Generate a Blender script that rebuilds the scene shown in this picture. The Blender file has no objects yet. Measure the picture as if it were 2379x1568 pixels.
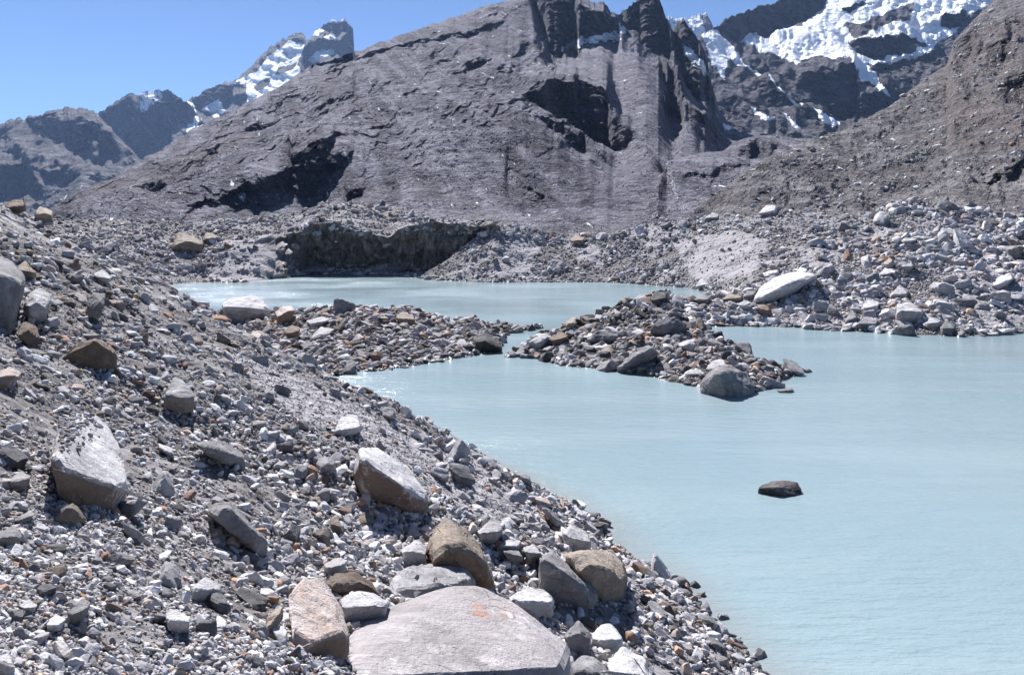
import bpy, bmesh, math, random
import numpy as np
from mathutils import Vector, Matrix

# ------------------------------------------------------------------ frame
F, CX, HY, CAMZ = 1850.0, 1189.5, 545.0, 10.0     # a pixel of the photo at depth Y -> a real point
scene = bpy.context.scene
COL = scene.collection
rng = np.random.default_rng(7)

def at(px, py, Y):
    return np.array([(px - CX) / F * Y, Y, CAMZ + (HY - py) / F * Y])
def waterY(py):
    return CAMZ * F / (np.asarray(py, float) - HY)
def proj(P):
    Y = np.maximum(P[..., 1], 0.05)
    return CX + P[..., 0] / Y * F, HY - (P[..., 2] - CAMZ) / Y * F

# ------------------------------------------------------------------ noise
def _h(ix, iy, iz, seed):
    n = (ix * np.int64(374761393) + iy * np.int64(668265263) + iz * np.int64(2147483647 - 58) + np.int64(seed) * np.int64(974711)) & 0xFFFFFFFF
    n = ((n ^ (n >> 13)) * np.int64(1274126177)) & 0xFFFFFFFF
    n = ((n ^ (n >> 16)) * np.int64(2246822519)) & 0xFFFFFFFF
    return n ^ (n >> 15)
_G = np.array([(1,1,0),(-1,1,0),(1,-1,0),(-1,-1,0),(1,0,1),(-1,0,1),(1,0,-1),(-1,0,-1),(0,1,1),(0,-1,1),(0,1,-1),(0,-1,-1),(1,1,0),(-1,1,0),(0,-1,1),(0,-1,-1)], float)
def gnoise(x, y, z=0.0, seed=0):
    x, y, z = np.broadcast_arrays(np.asarray(x, float), np.asarray(y, float), np.asarray(z, float))
    xi, yi, zi = np.floor(x).astype(np.int64), np.floor(y).astype(np.int64), np.floor(z).astype(np.int64)
    xf, yf, zf = x - xi, y - yi, z - zi
    fade = lambda t: t * t * t * (t * (t * 6 - 15) + 10)
    u, v, w = fade(xf), fade(yf), fade(zf)
    out = 0.0
    for dx in (0, 1):
        for dy in (0, 1):
            for dz in (0, 1):
                g = _G[_h(xi + dx, yi + dy, zi + dz, seed) & 15]
                d = g[..., 0] * (xf - dx) + g[..., 1] * (yf - dy) + g[..., 2] * (zf - dz)
                out = out + d * (u if dx else 1 - u) * (v if dy else 1 - v) * (w if dz else 1 - w)
    return out
def fbm(x, y, z=0.0, octv=5, seed=0, gain=0.5, ridged=False):
    a, s, f, n = 1.0, 0.0, 1.0, 0.0
    for o in range(octv):
        k = gnoise(np.asarray(x) * f, np.asarray(y) * f, np.asarray(z) * f, seed + o * 17)
        if ridged: k = 0.5 - np.abs(k) * 1.6
        s = s + a * k; n += a; a *= gain; f *= 2.03
    return s / n

def in_poly(px, py, poly):
    r = np.zeros(px.shape, bool)
    n = len(poly)
    for i in range(n):
        x1, y1 = poly[i]; x2, y2 = poly[(i + 1) % n]
        if y1 == y2: continue
        c = ((y1 > py) != (y2 > py)) & (px < (x2 - x1) * (py - y1) / (y2 - y1) + x1)
        r ^= c
    return r
def Z1(p): return [(x / 2, y / 2) for x, y in p]                       # readings off enlarged crops of the photo
def Z2(p): return [(1189.5 + x / 2, y / 2) for x, y in p]
def Z3(p): return [(x / 2, 435 + y / 2) for x, y in p]
def Z4(p): return [(1189.5 + x / 2, 435 + y / 2) for x, y in p]
def Z5(p): return [(x * .48, 815.4 + y * .48) for x, y in p]
def Z6(p): return [(634 + x * .48, 815.4 + y * .48) for x, y in p]
def Z7(p): return [(1359 + x * .48, 815.4 + y * .48) for x, y in p]

# ------------------------------------------------------------------ node helpers
class NT:
    def __init__(s, name):
        s.m = bpy.data.materials.new(name); s.m.use_nodes = True
        s.t = s.m.node_tree; s.t.nodes.clear()
        s.out = s.t.nodes.new('ShaderNodeOutputMaterial')
    def n(s, kind, ins=None, **props):
        nd = s.t.nodes.new(kind)
        for k, v in props.items(): setattr(nd, k, v)
        for k, v in (ins or {}).items():
            sock = nd.inputs[k]
            if isinstance(v, bpy.types.NodeSocket): s.t.links.new(v, sock)
            else: sock.default_value = v
        return nd
    def math(s, op, a, b=0.0, clamp=False):
        nd = s.n('ShaderNodeMath', {0: a, 1: b}, operation=op, use_clamp=clamp); return nd.outputs[0]
    def mix(s, f, a, b, blend='MIX'):
        nd = s.n('ShaderNodeMix', data_type='RGBA', blend_type=blend)
        for sock, v in ((nd.inputs[0], f), (nd.inputs[6], a), (nd.inputs[7], b)):
            if isinstance(v, bpy.types.NodeSocket): s.t.links.new(v, sock)
            else: sock.default_value = v
        return nd.outputs[2]
    def ramp(s, f, stops, interp='LINEAR'):
        nd = s.n('ShaderNodeValToRGB', {0: f}); cr = nd.color_ramp; cr.interpolation = interp
        while len(cr.elements) > 1: cr.elements.remove(cr.elements[-1])
        cr.elements[0].position = stops[0][0]; cr.elements[0].color = stops[0][1]
        for p, c in stops[1:]:
            e = cr.elements.new(p); e.color = c
        return nd.outputs[0]
    def noise(s, vec, scale, detail=5, rough=.55, lac=2.0):
        return s.n('ShaderNodeTexNoise', {'Vector': vec, 'Scale': scale, 'Detail': detail, 'Roughness': rough, 'Lacunarity': lac}).outputs[0]
    def attr(s, name):
        return s.n('ShaderNodeAttribute', attribute_name=name).outputs['Fac']
    def vmul(s, vec, v):
        return s.n('ShaderNodeVectorMath', {0: vec, 1: v}, operation='MULTIPLY').outputs[0]
    def bsdf(s, col, rough, normal=None, spec=.3):
        ins = {'Base Color': col, 'Roughness': rough, 'Specular IOR Level': spec}
        if normal is not None: ins['Normal'] = normal
        b = s.n('ShaderNodeBsdfPrincipled', ins)
        s.t.links.new(b.outputs[0], s.out.inputs[0]); return b
    def bump(s, h, strength, dist, normal=None):
        ins = {'Height': h, 'Strength': strength, 'Distance': dist}
        if normal is not None: ins['Normal'] = normal
        return s.n('ShaderNodeBump', ins).outputs[0]
def g(v, r=1.0, b=1.0): return (v * r, v, v * b, 1)

# ------------------------------------------------------------------ mesh helpers
def np_mesh(name, V, faces, attrs=None, smooth=False):
    """faces: (n,3) or (n,4) int array"""
    me = bpy.data.meshes.new(name)
    k = faces.shape[1]; n = len(faces)
    me.vertices.add(len(V)); me.vertices.foreach_set('co', np.ascontiguousarray(V, np.float32).ravel())
    me.loops.add(n * k); me.loops.foreach_set('vertex_index', np.ascontiguousarray(faces, np.int32).ravel())
    me.polygons.add(n); me.polygons.foreach_set('loop_start', np.arange(0, n * k, k, dtype=np.int32))
    me.polygons.foreach_set('use_smooth', np.full(n, smooth, bool))
    me.update(calc_edges=True)
    for a, v in (attrs or {}).items():
        at_ = me.attributes.new(a, 'FLOAT', 'POINT'); at_.data.foreach_set('value', np.ascontiguousarray(v, np.float32).ravel())
    return me
def link(name, me, mat, parent=None):
    o = bpy.data.objects.new(name, me); COL.objects.link(o)
    if mat and not me.materials: me.materials.append(mat)
    if parent: o.parent = parent
    return o
def grid_faces(nr, nc):
    i = np.arange(nr - 1)[:, None] * nc + np.arange(nc - 1)[None, :]
    i = i.ravel()
    return np.stack([i, i + 1, i + nc + 1, i + nc], 1)
def grid_object(name, P, mat, attrs=None, smooth=False):
    nr, nc = P.shape[:2]
    me = np_mesh(name, P.reshape(-1, 3), grid_faces(nr, nc), {k: v.ravel() for k, v in (attrs or {}).items()}, smooth)
    o = link(name, me, mat); o['kind'] = 'structure'
    return o
# ------------------------------------------------------------------ materials
def ground_material():
    m = NT('gravel_ground')
    pos = m.n('ShaderNodeTexCoord').outputs['Object']
    n1 = m.noise(pos, .35, 6); n2 = m.noise(pos, 5, 6, .7); n3 = m.noise(pos, 26, 4, .7)
    ice = m.attr('ice'); pale = m.attr('pale')
    z = m.n('ShaderNodeSeparateXYZ', {0: pos}).outputs[2]
    wet = m.ramp(m.math('ADD', z, m.math('MULTIPLY', m.math('SUBTRACT', n2, .5), .25)), [(0, g(1)), (.12, g(1)), (.2, g(0))])
    c = m.ramp(n1, [(.3, (.125, .114, .112, 1)), (.5, (.185, .172, .172, 1)), (.68, (.27, .255, .26, 1))])
    c = m.mix(m.math('MULTIPLY', m.ramp(n2, [(.42, g(0)), (.62, g(1))]), .5), c, (.07, .06, .056, 1))
    c = m.mix(m.math('MULTIPLY', pale, .8), c, (.36, .342, .36, 1))
    band = m.noise(m.vmul(pos, (.9, .5, .28)), 1.0, 8, .68)
    icec = m.ramp(band, [(.34, (.05, .041, .034, 1)), (.5, (.15, .128, .112, 1)), (.64, (.28, .252, .235, 1))])
    c = m.mix(m.math('MULTIPLY', wet, .55), c, (.05, .048, .046, 1))
    c = m.mix(ice, c, icec)
    v = m.n('ShaderNodeTexVoronoi', {'Vector': pos, 'Scale': 9.0}).outputs[0]
    v2 = m.n('ShaderNodeTexVoronoi', {'Vector': pos, 'Scale': 2.2}).outputs[0]
    h = m.math('ADD', m.math('MULTIPLY', v, -.5), m.math('MULTIPLY', n3, .4))
    b = m.bump(h, .9, .12); b = m.bump(m.math('MULTIPLY', v2, -1), .6, .3, b)
    m.bsdf(c, m.math('SUBTRACT', .95, m.math('MULTIPLY', ice, .45)), b, .2)
    return m.m

def stone_material():
    m = NT('loose_stones')
    pos = m.n('ShaderNodeTexCoord').outputs['Object']
    t = m.attr('tint'); w = m.attr('warm')
    c = m.ramp(t, [(0, (0.047, 0.045, 0.046, 1)), (.18, (0.115, 0.108, 0.109, 1)), (.45, (0.270, 0.259, 0.267, 1)), (.75, (0.486, 0.470, 0.489, 1)), (1, (0.680, 0.680, 0.680, 1))])
    wc = m.ramp(w, [(0, (1, 1, 1, 1)), (.80, (1, 1, 1, 1)), (.87, (1.0, .90, .80, 1)), (.96, (.95, .76, .60, 1)), (1, (.85, .52, .34, 1))])
    c = m.mix(1.0, c, wc, 'MULTIPLY')
    n = m.noise(pos, 7, 5, .65)
    c = m.mix(m.math('MULTIPLY', m.ramp(n, [(.45, g(0)), (.65, g(1))]), .35), c, (.14, .125, .12, 1))
    z = m.n('ShaderNodeSeparateXYZ', {0: pos}).outputs[2]
    wet = m.ramp(m.math('ADD', z, m.math('MULTIPLY', m.math('SUBTRACT', n, .5), .12)), [(0, g(1)), (.14, g(1)), (.24, g(0))])
    c = m.mix(m.math('MULTIPLY', wet, .7), c, (.045, .043, .042, 1))
    m.bsdf(c, m.math('SUBTRACT', .9, m.math('MULTIPLY', wet, .5)), m.bump(n, .5, .06), .25)
    return m.m

def boulder_material(name, base, dark, stain, scale, stain_amt=.35, foot=None):
    m = NT(name)
    tc = m.n('ShaderNodeTexCoord'); pos = tc.outputs['Object']
    oi = m.n('ShaderNodeObjectInfo')
    off = m.n('ShaderNodeVectorMath', {0: pos, 1: oi.outputs['Location']}, operation='ADD').outputs[0]
    n1 = m.noise(off, 1.3 * scale, 6, .62); n2 = m.noise(off, 6 * scale, 6, .7); n3 = m.noise(off, 28 * scale, 4, .65)
    c = m.mix(m.ramp(n1, [(.36, g(0)), (.66, g(1))]), dark, base)
    c = m.mix(m.math('MULTIPLY', m.ramp(n2, [(.52, g(0)), (.70, g(1))]), stain_amt), c, stain)
    c = m.mix(m.math('MULTIPLY', m.ramp(n3, [(.5, g(0)), (.66, g(1))]), .2), c, tuple(x * .45 for x in dark[:3]) + (1,))
    c = m.mix(m.math('MULTIPLY', m.ramp(m.noise(off, .8 * scale, 8, .7), [(.50, g(0)), (.62, g(1))]), .5), c, (.21, .195, .19, 1))
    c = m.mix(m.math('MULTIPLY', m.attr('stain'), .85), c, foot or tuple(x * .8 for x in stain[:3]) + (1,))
    c = m.mix(1.0, c, m.ramp(oi.outputs['Random'], [(0, g(.78)), (.5, g(1)), (1, g(1.08))]), 'MULTIPLY')
    wv = m.noise(m.vmul(off, (1.2 * scale, 1.5 * scale, 5.5 * scale)), 1.0, 6, .7)
    c = m.mix(m.math('MULTIPLY', m.ramp(wv, [(.50, g(0)), (.56, g(1)), (.62, g(0))]), .25), c, tuple(x * .5 for x in dark[:3]) + (1,))
    c = m.mix(m.math('MULTIPLY', m.ramp(m.noise(off, 2.4 * scale, 7, .75), [(.56, g(0)), (.64, g(1))]), .5), c, tuple(min(.72, x * 1.35) for x in base[:3]) + (1,))
    vor = m.n('ShaderNodeTexVoronoi', {'Vector': m.n('ShaderNodeVectorMath', {0: off, 1: m.vmul(m.n('ShaderNodeTexNoise', {'Vector': off, 'Scale': 3 * scale}).outputs[1], (.5, .5, .5))}, operation='ADD').outputs[0], 'Scale': 1.3 * scale}, feature='DISTANCE_TO_EDGE').outputs[0]
    crack = m.ramp(vor, [(0, g(0)), (.022, g(1))])
    gate = m.ramp(m.noise(off, .9 * scale, 3), [(.52, g(0)), (.62, g(1))])
    c = m.mix(m.math('MULTIPLY', m.math('MULTIPLY', m.math('SUBTRACT', 1.0, crack), gate), .45), c, tuple(x * .4 for x in dark[:3]) + (1,))
    b = m.bump(m.math('MAXIMUM', crack, m.math('SUBTRACT', 1.0, gate)), .5, .04 / scale); b = m.bump(wv, .4, .08 / scale, b); b = m.bump(n2, .6, .10 / scale, b); b = m.bump(n3, .6, .03 / scale, b)
    m.bsdf(c, .88, b, .25)
    return m.m

def mountain_material(name, a, b, c3, s, warm, amp=3.4):
    """rock in two tones with strata, scree in a third, snow where the snow attribute says"""
    m = NT(name)
    pos = m.n('ShaderNodeTexCoord').outputs['Object']
    sx = m.n('ShaderNodeSeparateXYZ', {0: pos})
    fall = m.n('ShaderNodeCombineXYZ', {0: m.math('ADD', m.math('MULTIPLY', sx.outputs[0], 1.5), m.math('MULTIPLY', sx.outputs[2], 1.2)), 1: m.math('MULTIPLY', sx.outputs[1], .25), 2: m.math('MULTIPLY', sx.outputs[2], .7)}).outputs[0]
    n1 = m.noise(pos, .004 * s, 7, .6); n2 = m.noise(m.vmul(pos, (1, 1, 3.5)), .016 * s, 7, .66); n3 = m.noise(pos, .09 * s, 5, .7)
    c = m.mix(m.ramp(n1, [(.40, g(0)), (.58, g(1))]), a, b)
    c = m.mix(m.math('MULTIPLY', m.ramp(n2, [(.46, g(0)), (.66, g(1))]), .7), c, c3)
    st = m.noise(m.vmul(pos, (.25, .25, 5)), .02 * s, 6, .7)
    c = m.mix(m.math('MULTIPLY', m.ramp(st, [(.44, g(1)), (.54, g(0))]), .5), c, tuple(x * .45 for x in a[:3]) + (1,))
    sk = m.noise(m.vmul(fall, (1, .25, .25)), .035 * s, 6, .65)      # scree streaks down the fall line
    c = m.mix(m.math('MULTIPLY', m.ramp(sk, [(.47, g(0)), (.60, g(1))]), .55), c, tuple(min(.5, x * 1.25) for x in c3[:3]) + (1,))
    c = m.mix(m.math('MULTIPLY', m.ramp(sk, [(.36, g(1)), (.46, g(0))]), .45), c, tuple(x * .6 for x in a[:3]) + (1,))
    n4 = m.noise(pos, .3 * s, 4, .75)
    c = m.mix(m.math('MULTIPLY', m.ramp(n4, [(.54, g(0)), (.66, g(1))]), .6), c, tuple(min(.5, x * 1.7) for x in c3[:3]) + (1,))
    c = m.mix(m.math('MULTIPLY', m.ramp(n3, [(.5, g(0)), (.7, g(1))]), .45), c, tuple(x * .5 for x in a[:3]) + (1,))
    c = m.mix(m.math('MULTIPLY', m.attr('warm'), .45), c, warm)
    c = m.mix(m.math('MULTIPLY', m.attr('dark'), .6), c, tuple(x * .42 for x in a[:3]) + (1,))  # cliffs and crags darker, their shade put into the rock colour
    c = m.mix(m.math('MULTIPLY', m.attr('scree'), .38), c, tuple(x * .92 for x in c3[:3]) + (1,))
    sn = m.attr('snow')
    sn = m.math('ADD', sn, m.math('MULTIPLY', m.math('SUBTRACT', m.noise(fall, .055 * s, 8, .72), .5), amp))
    snf = m.ramp(sn, [(.44, g(0)), (.52, g(1))])
    c = m.mix(snf, c, (.86, .88, .92, 1))
    h = m.math('MULTIPLY', m.math('ADD', n2, m.math('MULTIPLY', m.math('ADD', n3, m.math('MULTIPLY', n4, .35)), .5)), m.math('SUBTRACT', 1.0, m.math('MULTIPLY', snf, .8)))
    m.bsdf(c, .95, m.bump(h, 1.0, 26 / s), .1)
    return m.m

def water_material():
    m = NT('milky_meltwater')
    pos = m.n('ShaderNodeTexCoord').outputs['Object']
    big = m.noise(pos, .025, 4, .5); cur = m.noise(m.vmul(pos, (.03, .16, 1)), 1.0, 5, .6)
    c = m.mix(m.ramp(big, [(.35, g(0)), (.65, g(1))]), (.202, .275, .298, 1), (.226, .302, .324, 1))
    c = m.mix(m.math('MULTIPLY', m.ramp(cur, [(.46, g(0)), (.66, g(1))]), .6), c, (.275, .342, .362, 1))
    silt = m.attr('silt')
    c = m.mix(silt, c, (.22, .235, .23, 1))
    w1 = m.noise(m.vmul(pos, (.55, 1.9, 1)), 1.1, 5, .55); w2 = m.noise(m.vmul(pos, (1.0, 1.7, 1)), 5.5, 4, .6)
    patch = m.ramp(m.noise(pos, .05, 3), [(.38, g(.35)), (.62, g(1))])
    b = m.bump(m.math('MULTIPLY', w1, patch), .75, .18); b = m.bump(m.math('MULTIPLY', w2, patch), .5, .05, b)
    m.bsdf(c, m.math('ADD', .10, m.math('MULTIPLY', patch, .12)), b, .45)
    return m.m

M_GROUND, M_STONE, M_WATER = ground_material(), stone_material(), water_material()
BM = {
 'pale':  boulder_material('pale_boulder', (.45, .435, .45, 1), (.31, .298, .305, 1), (.40, .33, .27, 1), 1.0, .30),
 'white': boulder_material('white_boulder', (.56, .545, .56, 1), (.40, .385, .395, 1), (.42, .36, .31, 1), 1.0, .22),
 'grey':  boulder_material('grey_boulder', (.27, .26, .27, 1), (.13, .125, .128, 1), (.33, .315, .315, 1), 1.0, .30),
 'tan':   boulder_material('tan_boulder', (.34, .285, .235, 1), (.20, .162, .13, 1), (.27, .16, .095, 1), 1.0, .45),
 'brown': boulder_material('brown_boulder', (.20, .148, .11, 1), (.105, .076, .056, 1), (.27, .15, .08, 1), 1.0, .40),
 'dark':  boulder_material('dark_boulder', (.075, .07, .07, 1), (.035, .033, .034, 1), (.15, .138, .135, 1), 1.0, .25),
 'orange': boulder_material('orange_boulder', (.48, .43, .415, 1), (.41, .32, .28, 1), (.46, .25, .13, 1), 1.0, .5, (.16, .095, .06, 1)),
 'slab':  boulder_material('pink_slab', (.47, .435, .445, 1), (.37, .335, .335, 1), (.46, .37, .32, 1), .7, .22, (.50, .17, .05, 1)),
 'brownfaced': boulder_material('brown_faced_boulder', (.53, .515, .53, 1), (.38, .365, .375, 1), (.44, .36, .30, 1), 1.0, .2, (.15, .095, .06, 1)),  # foot colour darkened to hold the shade of the brown near face
}

# ------------------------------------------------------------------ sky, sun, camera
SUN_AZ, SUN_EL = math.radians(-21), math.radians(46)
def sky_and_sun():
    w = bpy.data.worlds.new('World'); scene.world = w; w.use_nodes = True
    nt = w.node_tree; nt.nodes.clear()
    sky = nt.nodes.new('ShaderNodeTexSky'); sky.sky_type = 'NISHITA'; sky.sun_disc = False
    sky.sun_elevation = SUN_EL; sky.sun_rotation = SUN_AZ
    sky.altitude = 4200; sky.air_density = 1.05; sky.dust_density = .15; sky.ozone_density = 6.0
    bg = nt.nodes.new('ShaderNodeBackground'); bg.inputs[1].default_value = .05
    out = nt.nodes.new('ShaderNodeOutputWorld')
    nt.links.new(sky.outputs[0], bg.inputs[0]); nt.links.new(bg.outputs[0], out.inputs[0])
    l = bpy.data.lights.new('sun', 'SUN'); l.energy = 5.0; l.angle = math.radians(.5); l.color = (1, .982, .975)
    o = bpy.data.objects.new('sun', l); COL.objects.link(o)
    s = Vector((math.sin(SUN_AZ) * math.cos(SUN_EL), math.cos(SUN_AZ) * math.cos(SUN_EL), math.sin(SUN_EL)))
    o.rotation_euler = (-s).to_track_quat('-Z', 'Y').to_euler(); o.location = (-60, 120, 200)
    c = bpy.data.cameras.new('camera'); c.sensor_width = 36; c.lens = 36 * F / 2379; c.clip_end = 60000; c.clip_start = .1
    c.shift_y = -(784 - HY) / 2379
    co = bpy.data.objects.new('camera', c); COL.objects.link(co)
    co.location = (0, 0, CAMZ); co.rotation_euler = (math.pi / 2, 0, 0); scene.camera = co
    v = scene.view_settings; v.view_transform = 'Standard'; v.look = 'None'; v.gamma = 1; v.exposure = 1.2; v.use_curve_mapping = False
sky_and_sun()

# ------------------------------------------------------------------ landforms
LAYERS = {}
SHORE = [(1850, 1700), (1780, 1568), (1660, 1450), (1590, 1355), (1450, 1285), (1400, 1218), (1300, 1150), (1150, 1082), (1000, 1032), (858, 961), (732, 884),
         (620, 800), (520, 740), (470, 718), (430, 690), (385, 660), (300, 640)]
_sy = waterY([p[1] for p in SHORE]); _sx = (np.array([p[0] for p in SHORE]) - CX) / F * _sy
def shore_x(Y):
    x = np.interp(Y, _sy, _sx)
    return np.where(Y < _sy[0], _sx[0] + (_sy[0] - Y) * .56, x)
def slope_z(x, Y):
    d = shore_x(Y) + .5 * gnoise(Y * .35, 3.3, 1.7) - x
    z = .504 * d
    bank = np.clip((Y - 26) / 8, 0, 1) * np.clip((75 - Y) / 15, 0, 1)
    z = z + bank * .15 * (1 - np.exp(-np.maximum(d, 0) / 1.1)) * np.exp(-np.maximum(d, 0) / 14)
    z = z - np.maximum(Y - 92, 0) * .22
    k = np.clip(d / 6, .12, 1)
    near = np.clip(Y / 9, .35, 1)
    z = z + k * near * (.75 * fbm(x / 9, Y / 9, 0, 4, 3) + .35 * fbm(x / 2.4, Y / 2.4, 0, 3, 9))
    # shallow runnels that run down towards the water
    q = x * .46 + Y * .885
    z = z + k * near * .32 * gnoise(q / 3.1, (x * .885 - Y * .46) / 22, 5.1)
    return np.maximum(z, -2.2)

BANK = [(520, 815), (610, 835), (700, 880), (790, 925), (880, 972), (985, 1035), (1120, 1085), (1200, 1150), (1190, 1195), (1130, 1205), (1000, 1150), (930, 1085), (860, 1030), (790, 1000), (700, 985), (650, 935), (590, 885)]
def bank_mask(x, y, P):
    """smooth pale silt of the bank above the water"""
    k = 26 * 2 * fbm(P[..., 0] / 3, P[..., 1] / 3, 0, 5, 23, .6)
    return in_poly(x + k, y + k, BANK) * (.75 + .25 * (fbm(P[..., 0] * 1.5, P[..., 1] * 1.5, 0, 3, 24) > 0))
def near_slope():
    px = np.linspace(-700, 1980, 760)
    Y = np.exp(np.linspace(math.log(1.6), math.log(185), 640))
    PX, YY = np.meshgrid(px, Y)
    X = (PX - CX) / F * YY
    Z = slope_z(X, YY)
    P = np.stack([X, YY, Z], -1)
    d = shore_x(YY) - X
    xx, yy = proj(P); pale = bank_mask(xx, yy, P)
    pale = np.maximum(pale, np.clip(fbm(X / 7, YY / 7, 0, 4, 41) * 3.0 - .15, 0, .8) * np.clip((YY - 12) / 10, 0, 1))
    o = grid_object('ground', P, M_GROUND, {'ice': np.zeros(Z.shape), 'pale': pale})
    LAYERS['slope'] = P; return o

FANS = {}
def fan_mask(key, x, y, P):
    """smooth silt faces and scree fans"""
    k = 12 * 2 * fbm(P[..., 0] / 3, P[..., 1] / 3, P[..., 2] / 3, 4, 29, .6); m = np.zeros(k.shape)
    for f in FANS[key]: m = np.maximum(m, in_poly(x + k, y + k, f) * .9)
    return m
def loft(key, name, px0, px1, curves, ncol, nsub, amp, scale, seed, ice_seg=None, ice_px=None, fans=()):
    """curves from the water up over the crest: ('w', pts) lies on the water, ('p', pts) has its own depth, ('o', dY, z) follows its neighbour"""
    px = np.linspace(px0, px1, ncol); u = (px - CX) / F
    rows = []
    for c in curves:
        if c[0] == 'w':
            py = np.interp(px, [p[0] for p in c[1]], [p[1] for p in c[1]]); Y = waterY(py); rows.append((Y, np.full(ncol, 0.)))
        elif c[0] == 'p':
            xs = [p[0] for p in c[1]]
            py = np.interp(px, xs, [p[1] for p in c[1]]); Y = np.interp(px, xs, [p[2] for p in c[1]])
            rows.append((Y, CAMZ + (HY - py) / F * Y))
        else: rows.append(c)
    for i, r in enumerate(rows):
        if isinstance(r[0], str):
            ref = rows[i + 1] if i == 0 else rows[i - 1]
            rows[i] = (ref[0] + r[1], np.full(ncol, float(r[2])))
    Ys, Zs, seg = [], [], []
    for k in range(len(rows) - 1):
        for t in np.linspace(0, 1, nsub[k], endpoint=(k == len(rows) - 2)):
            Ys.append(rows[k][0] * (1 - t) + rows[k + 1][0] * t); Zs.append(rows[k][1] * (1 - t) + rows[k + 1][1] * t); seg.append(k + t)
    Y = np.array(Ys); Z = np.array(Zs); seg = np.array(seg)
    X = u[None, :] * Y
    m = np.clip(Z / 1.5, .1, 1)
    n1 = fbm(X / scale, Y / scale, Z / scale, 5, seed); n2 = fbm(X / scale, Y / scale, Z / scale, 5, seed + 31)
    Z = Z + amp * m * n1 * 2
    Y = Y + amp * m * n2 * 2.2; X = u[None, :] * Y
    if ice_seg is not None:
        m = np.clip((seg[:, None] - ice_seg) / .2, 0, 1) * np.clip((ice_seg + 1.02 - seg[:, None]) / .25, 0, 1) * (px > ice_px[0]) * (px < ice_px[1])
        Y = Y + m * (4.6 * fbm(X / 8, .5, Z / 7, 4, 333) * 2 + 1.2 * fbm(X / 1.8, .5, Z / 6, 4, 334)); X = u[None, :] * Y
    P = np.stack([X, Y, Z], -1)
    ice = np.zeros(Z.shape)
    if ice_seg is not None:
        s = seg[:, None] + .10 * n1
        ice = np.clip((s - ice_seg + .05) / .1, 0, 1) * np.clip((ice_seg + 1 - s + .02) / .06, 0, 1)
        ice = ice * np.clip((px[None, :] + 40 * n2 - ice_px[0]) / 25, 0, 1) * np.clip((ice_px[1] - px[None, :] + 40 * n2) / 25, 0, 1)
    pale = np.clip(fbm(X / 9, Y / 9, Z / 5, 4, seed + 77) * 3 + .1, 0, .8)
    xx, yy = proj(P); FANS[key] = fans; pale = np.maximum(pale, fan_mask(key, xx, yy, P))
    o = grid_object(name, P, M_GROUND, {'ice': ice, 'pale': pale * (1 - ice)})
    LAYERS[key] = P
    return o

near_slope()
loft('spit', 'terrain', 400, 1262, [('o', -4, -1.4),
     ('w', [(420, 880), (740, 876), (800, 867), (900, 856), (1000, 841), (1090, 826), (1160, 816), (1168, 800), (1178, 775), (1262, 762)]),
     ('p', [(420, 690, 105), (500, 725, 98), (560, 730, 95), (640, 724, 92), (700, 724, 90), (800, 709, 86), (870, 716, 86), (950, 717, 87), (1000, 735, 86), (1060, 747, 84), (1100, 745, 84), (1160, 754, 85), (1262, 760, 87)]),
     ('o', 12, -1.4)], 300, [6, 70, 20], .35, 3.5, 101)
loft('islet', 'terrain', 1176, 1880, [('o', -3, -1.3),
     ('w', [(1176, 828), (1250, 830), (1300, 845), (1400, 856), (1470, 866), (1560, 881), (1640, 900), (1690, 915), (1755, 908), (1800, 892), (1862, 864), (1880, 862)]),
     ('p', [(1176, 826, 66.5), (1240, 789, 70), (1300, 769, 72), (1370, 740, 74), (1420, 717, 75), (1480, 697, 76), (1530, 688, 76), (1570, 718, 72), (1600, 755, 68), (1680, 791, 63), (1750, 825, 59), (1800, 848, 57.5), (1862, 861, 58.6), (1880, 862, 58.6)]),
     ('o', 8, -1.4)], 280, [6, 80, 24], .35, 3.0, 131)
loft('right', 'terrain', 1436, 3000, [('o', -3, -1.3),
     ('w', [(1436, 772), (1500, 765), (1630, 757), (1800, 757), (1900, 765), (2000, 770), (2100, 777), (2250, 781), (2379, 774), (3000, 770)]),
     ('p', [(1436, 767, 86), (1480, 715, 90), (1530, 705, 91), (1620, 722, 91), (1690, 720, 91), (1750, 718, 91), (1800, 715, 91), (1900, 695, 92), (2000, 690, 92), (2200, 690, 91), (2379, 660, 92), (3000, 660, 92)]),
     ('p', [(1436, 765, 88), (1480, 697, 92), (1530, 682, 94), (1570, 691, 95), (1620, 700, 96), (1690, 683, 98), (1750, 658, 100), (1800, 622, 104), (1900, 562, 112), (2000, 513, 120), (2060, 480, 122), (2120, 469, 122), (2200, 477, 120), (2300, 493, 118), (2379, 503, 115), (3000, 520, 110)]),
     ('o', 25, -1.4)], 420, [6, 40, 110, 20], .55, 5.5, 151, fans=[[(1850, 600), (1885, 555), (1965, 548), (1960, 600), (1900, 640)], [(2190, 655), (2260, 600), (2400, 640), (2400, 765), (2290, 755), (2210, 705)], [(2000, 545), (2050, 520), (2100, 560), (2050, 600)]])
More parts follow.
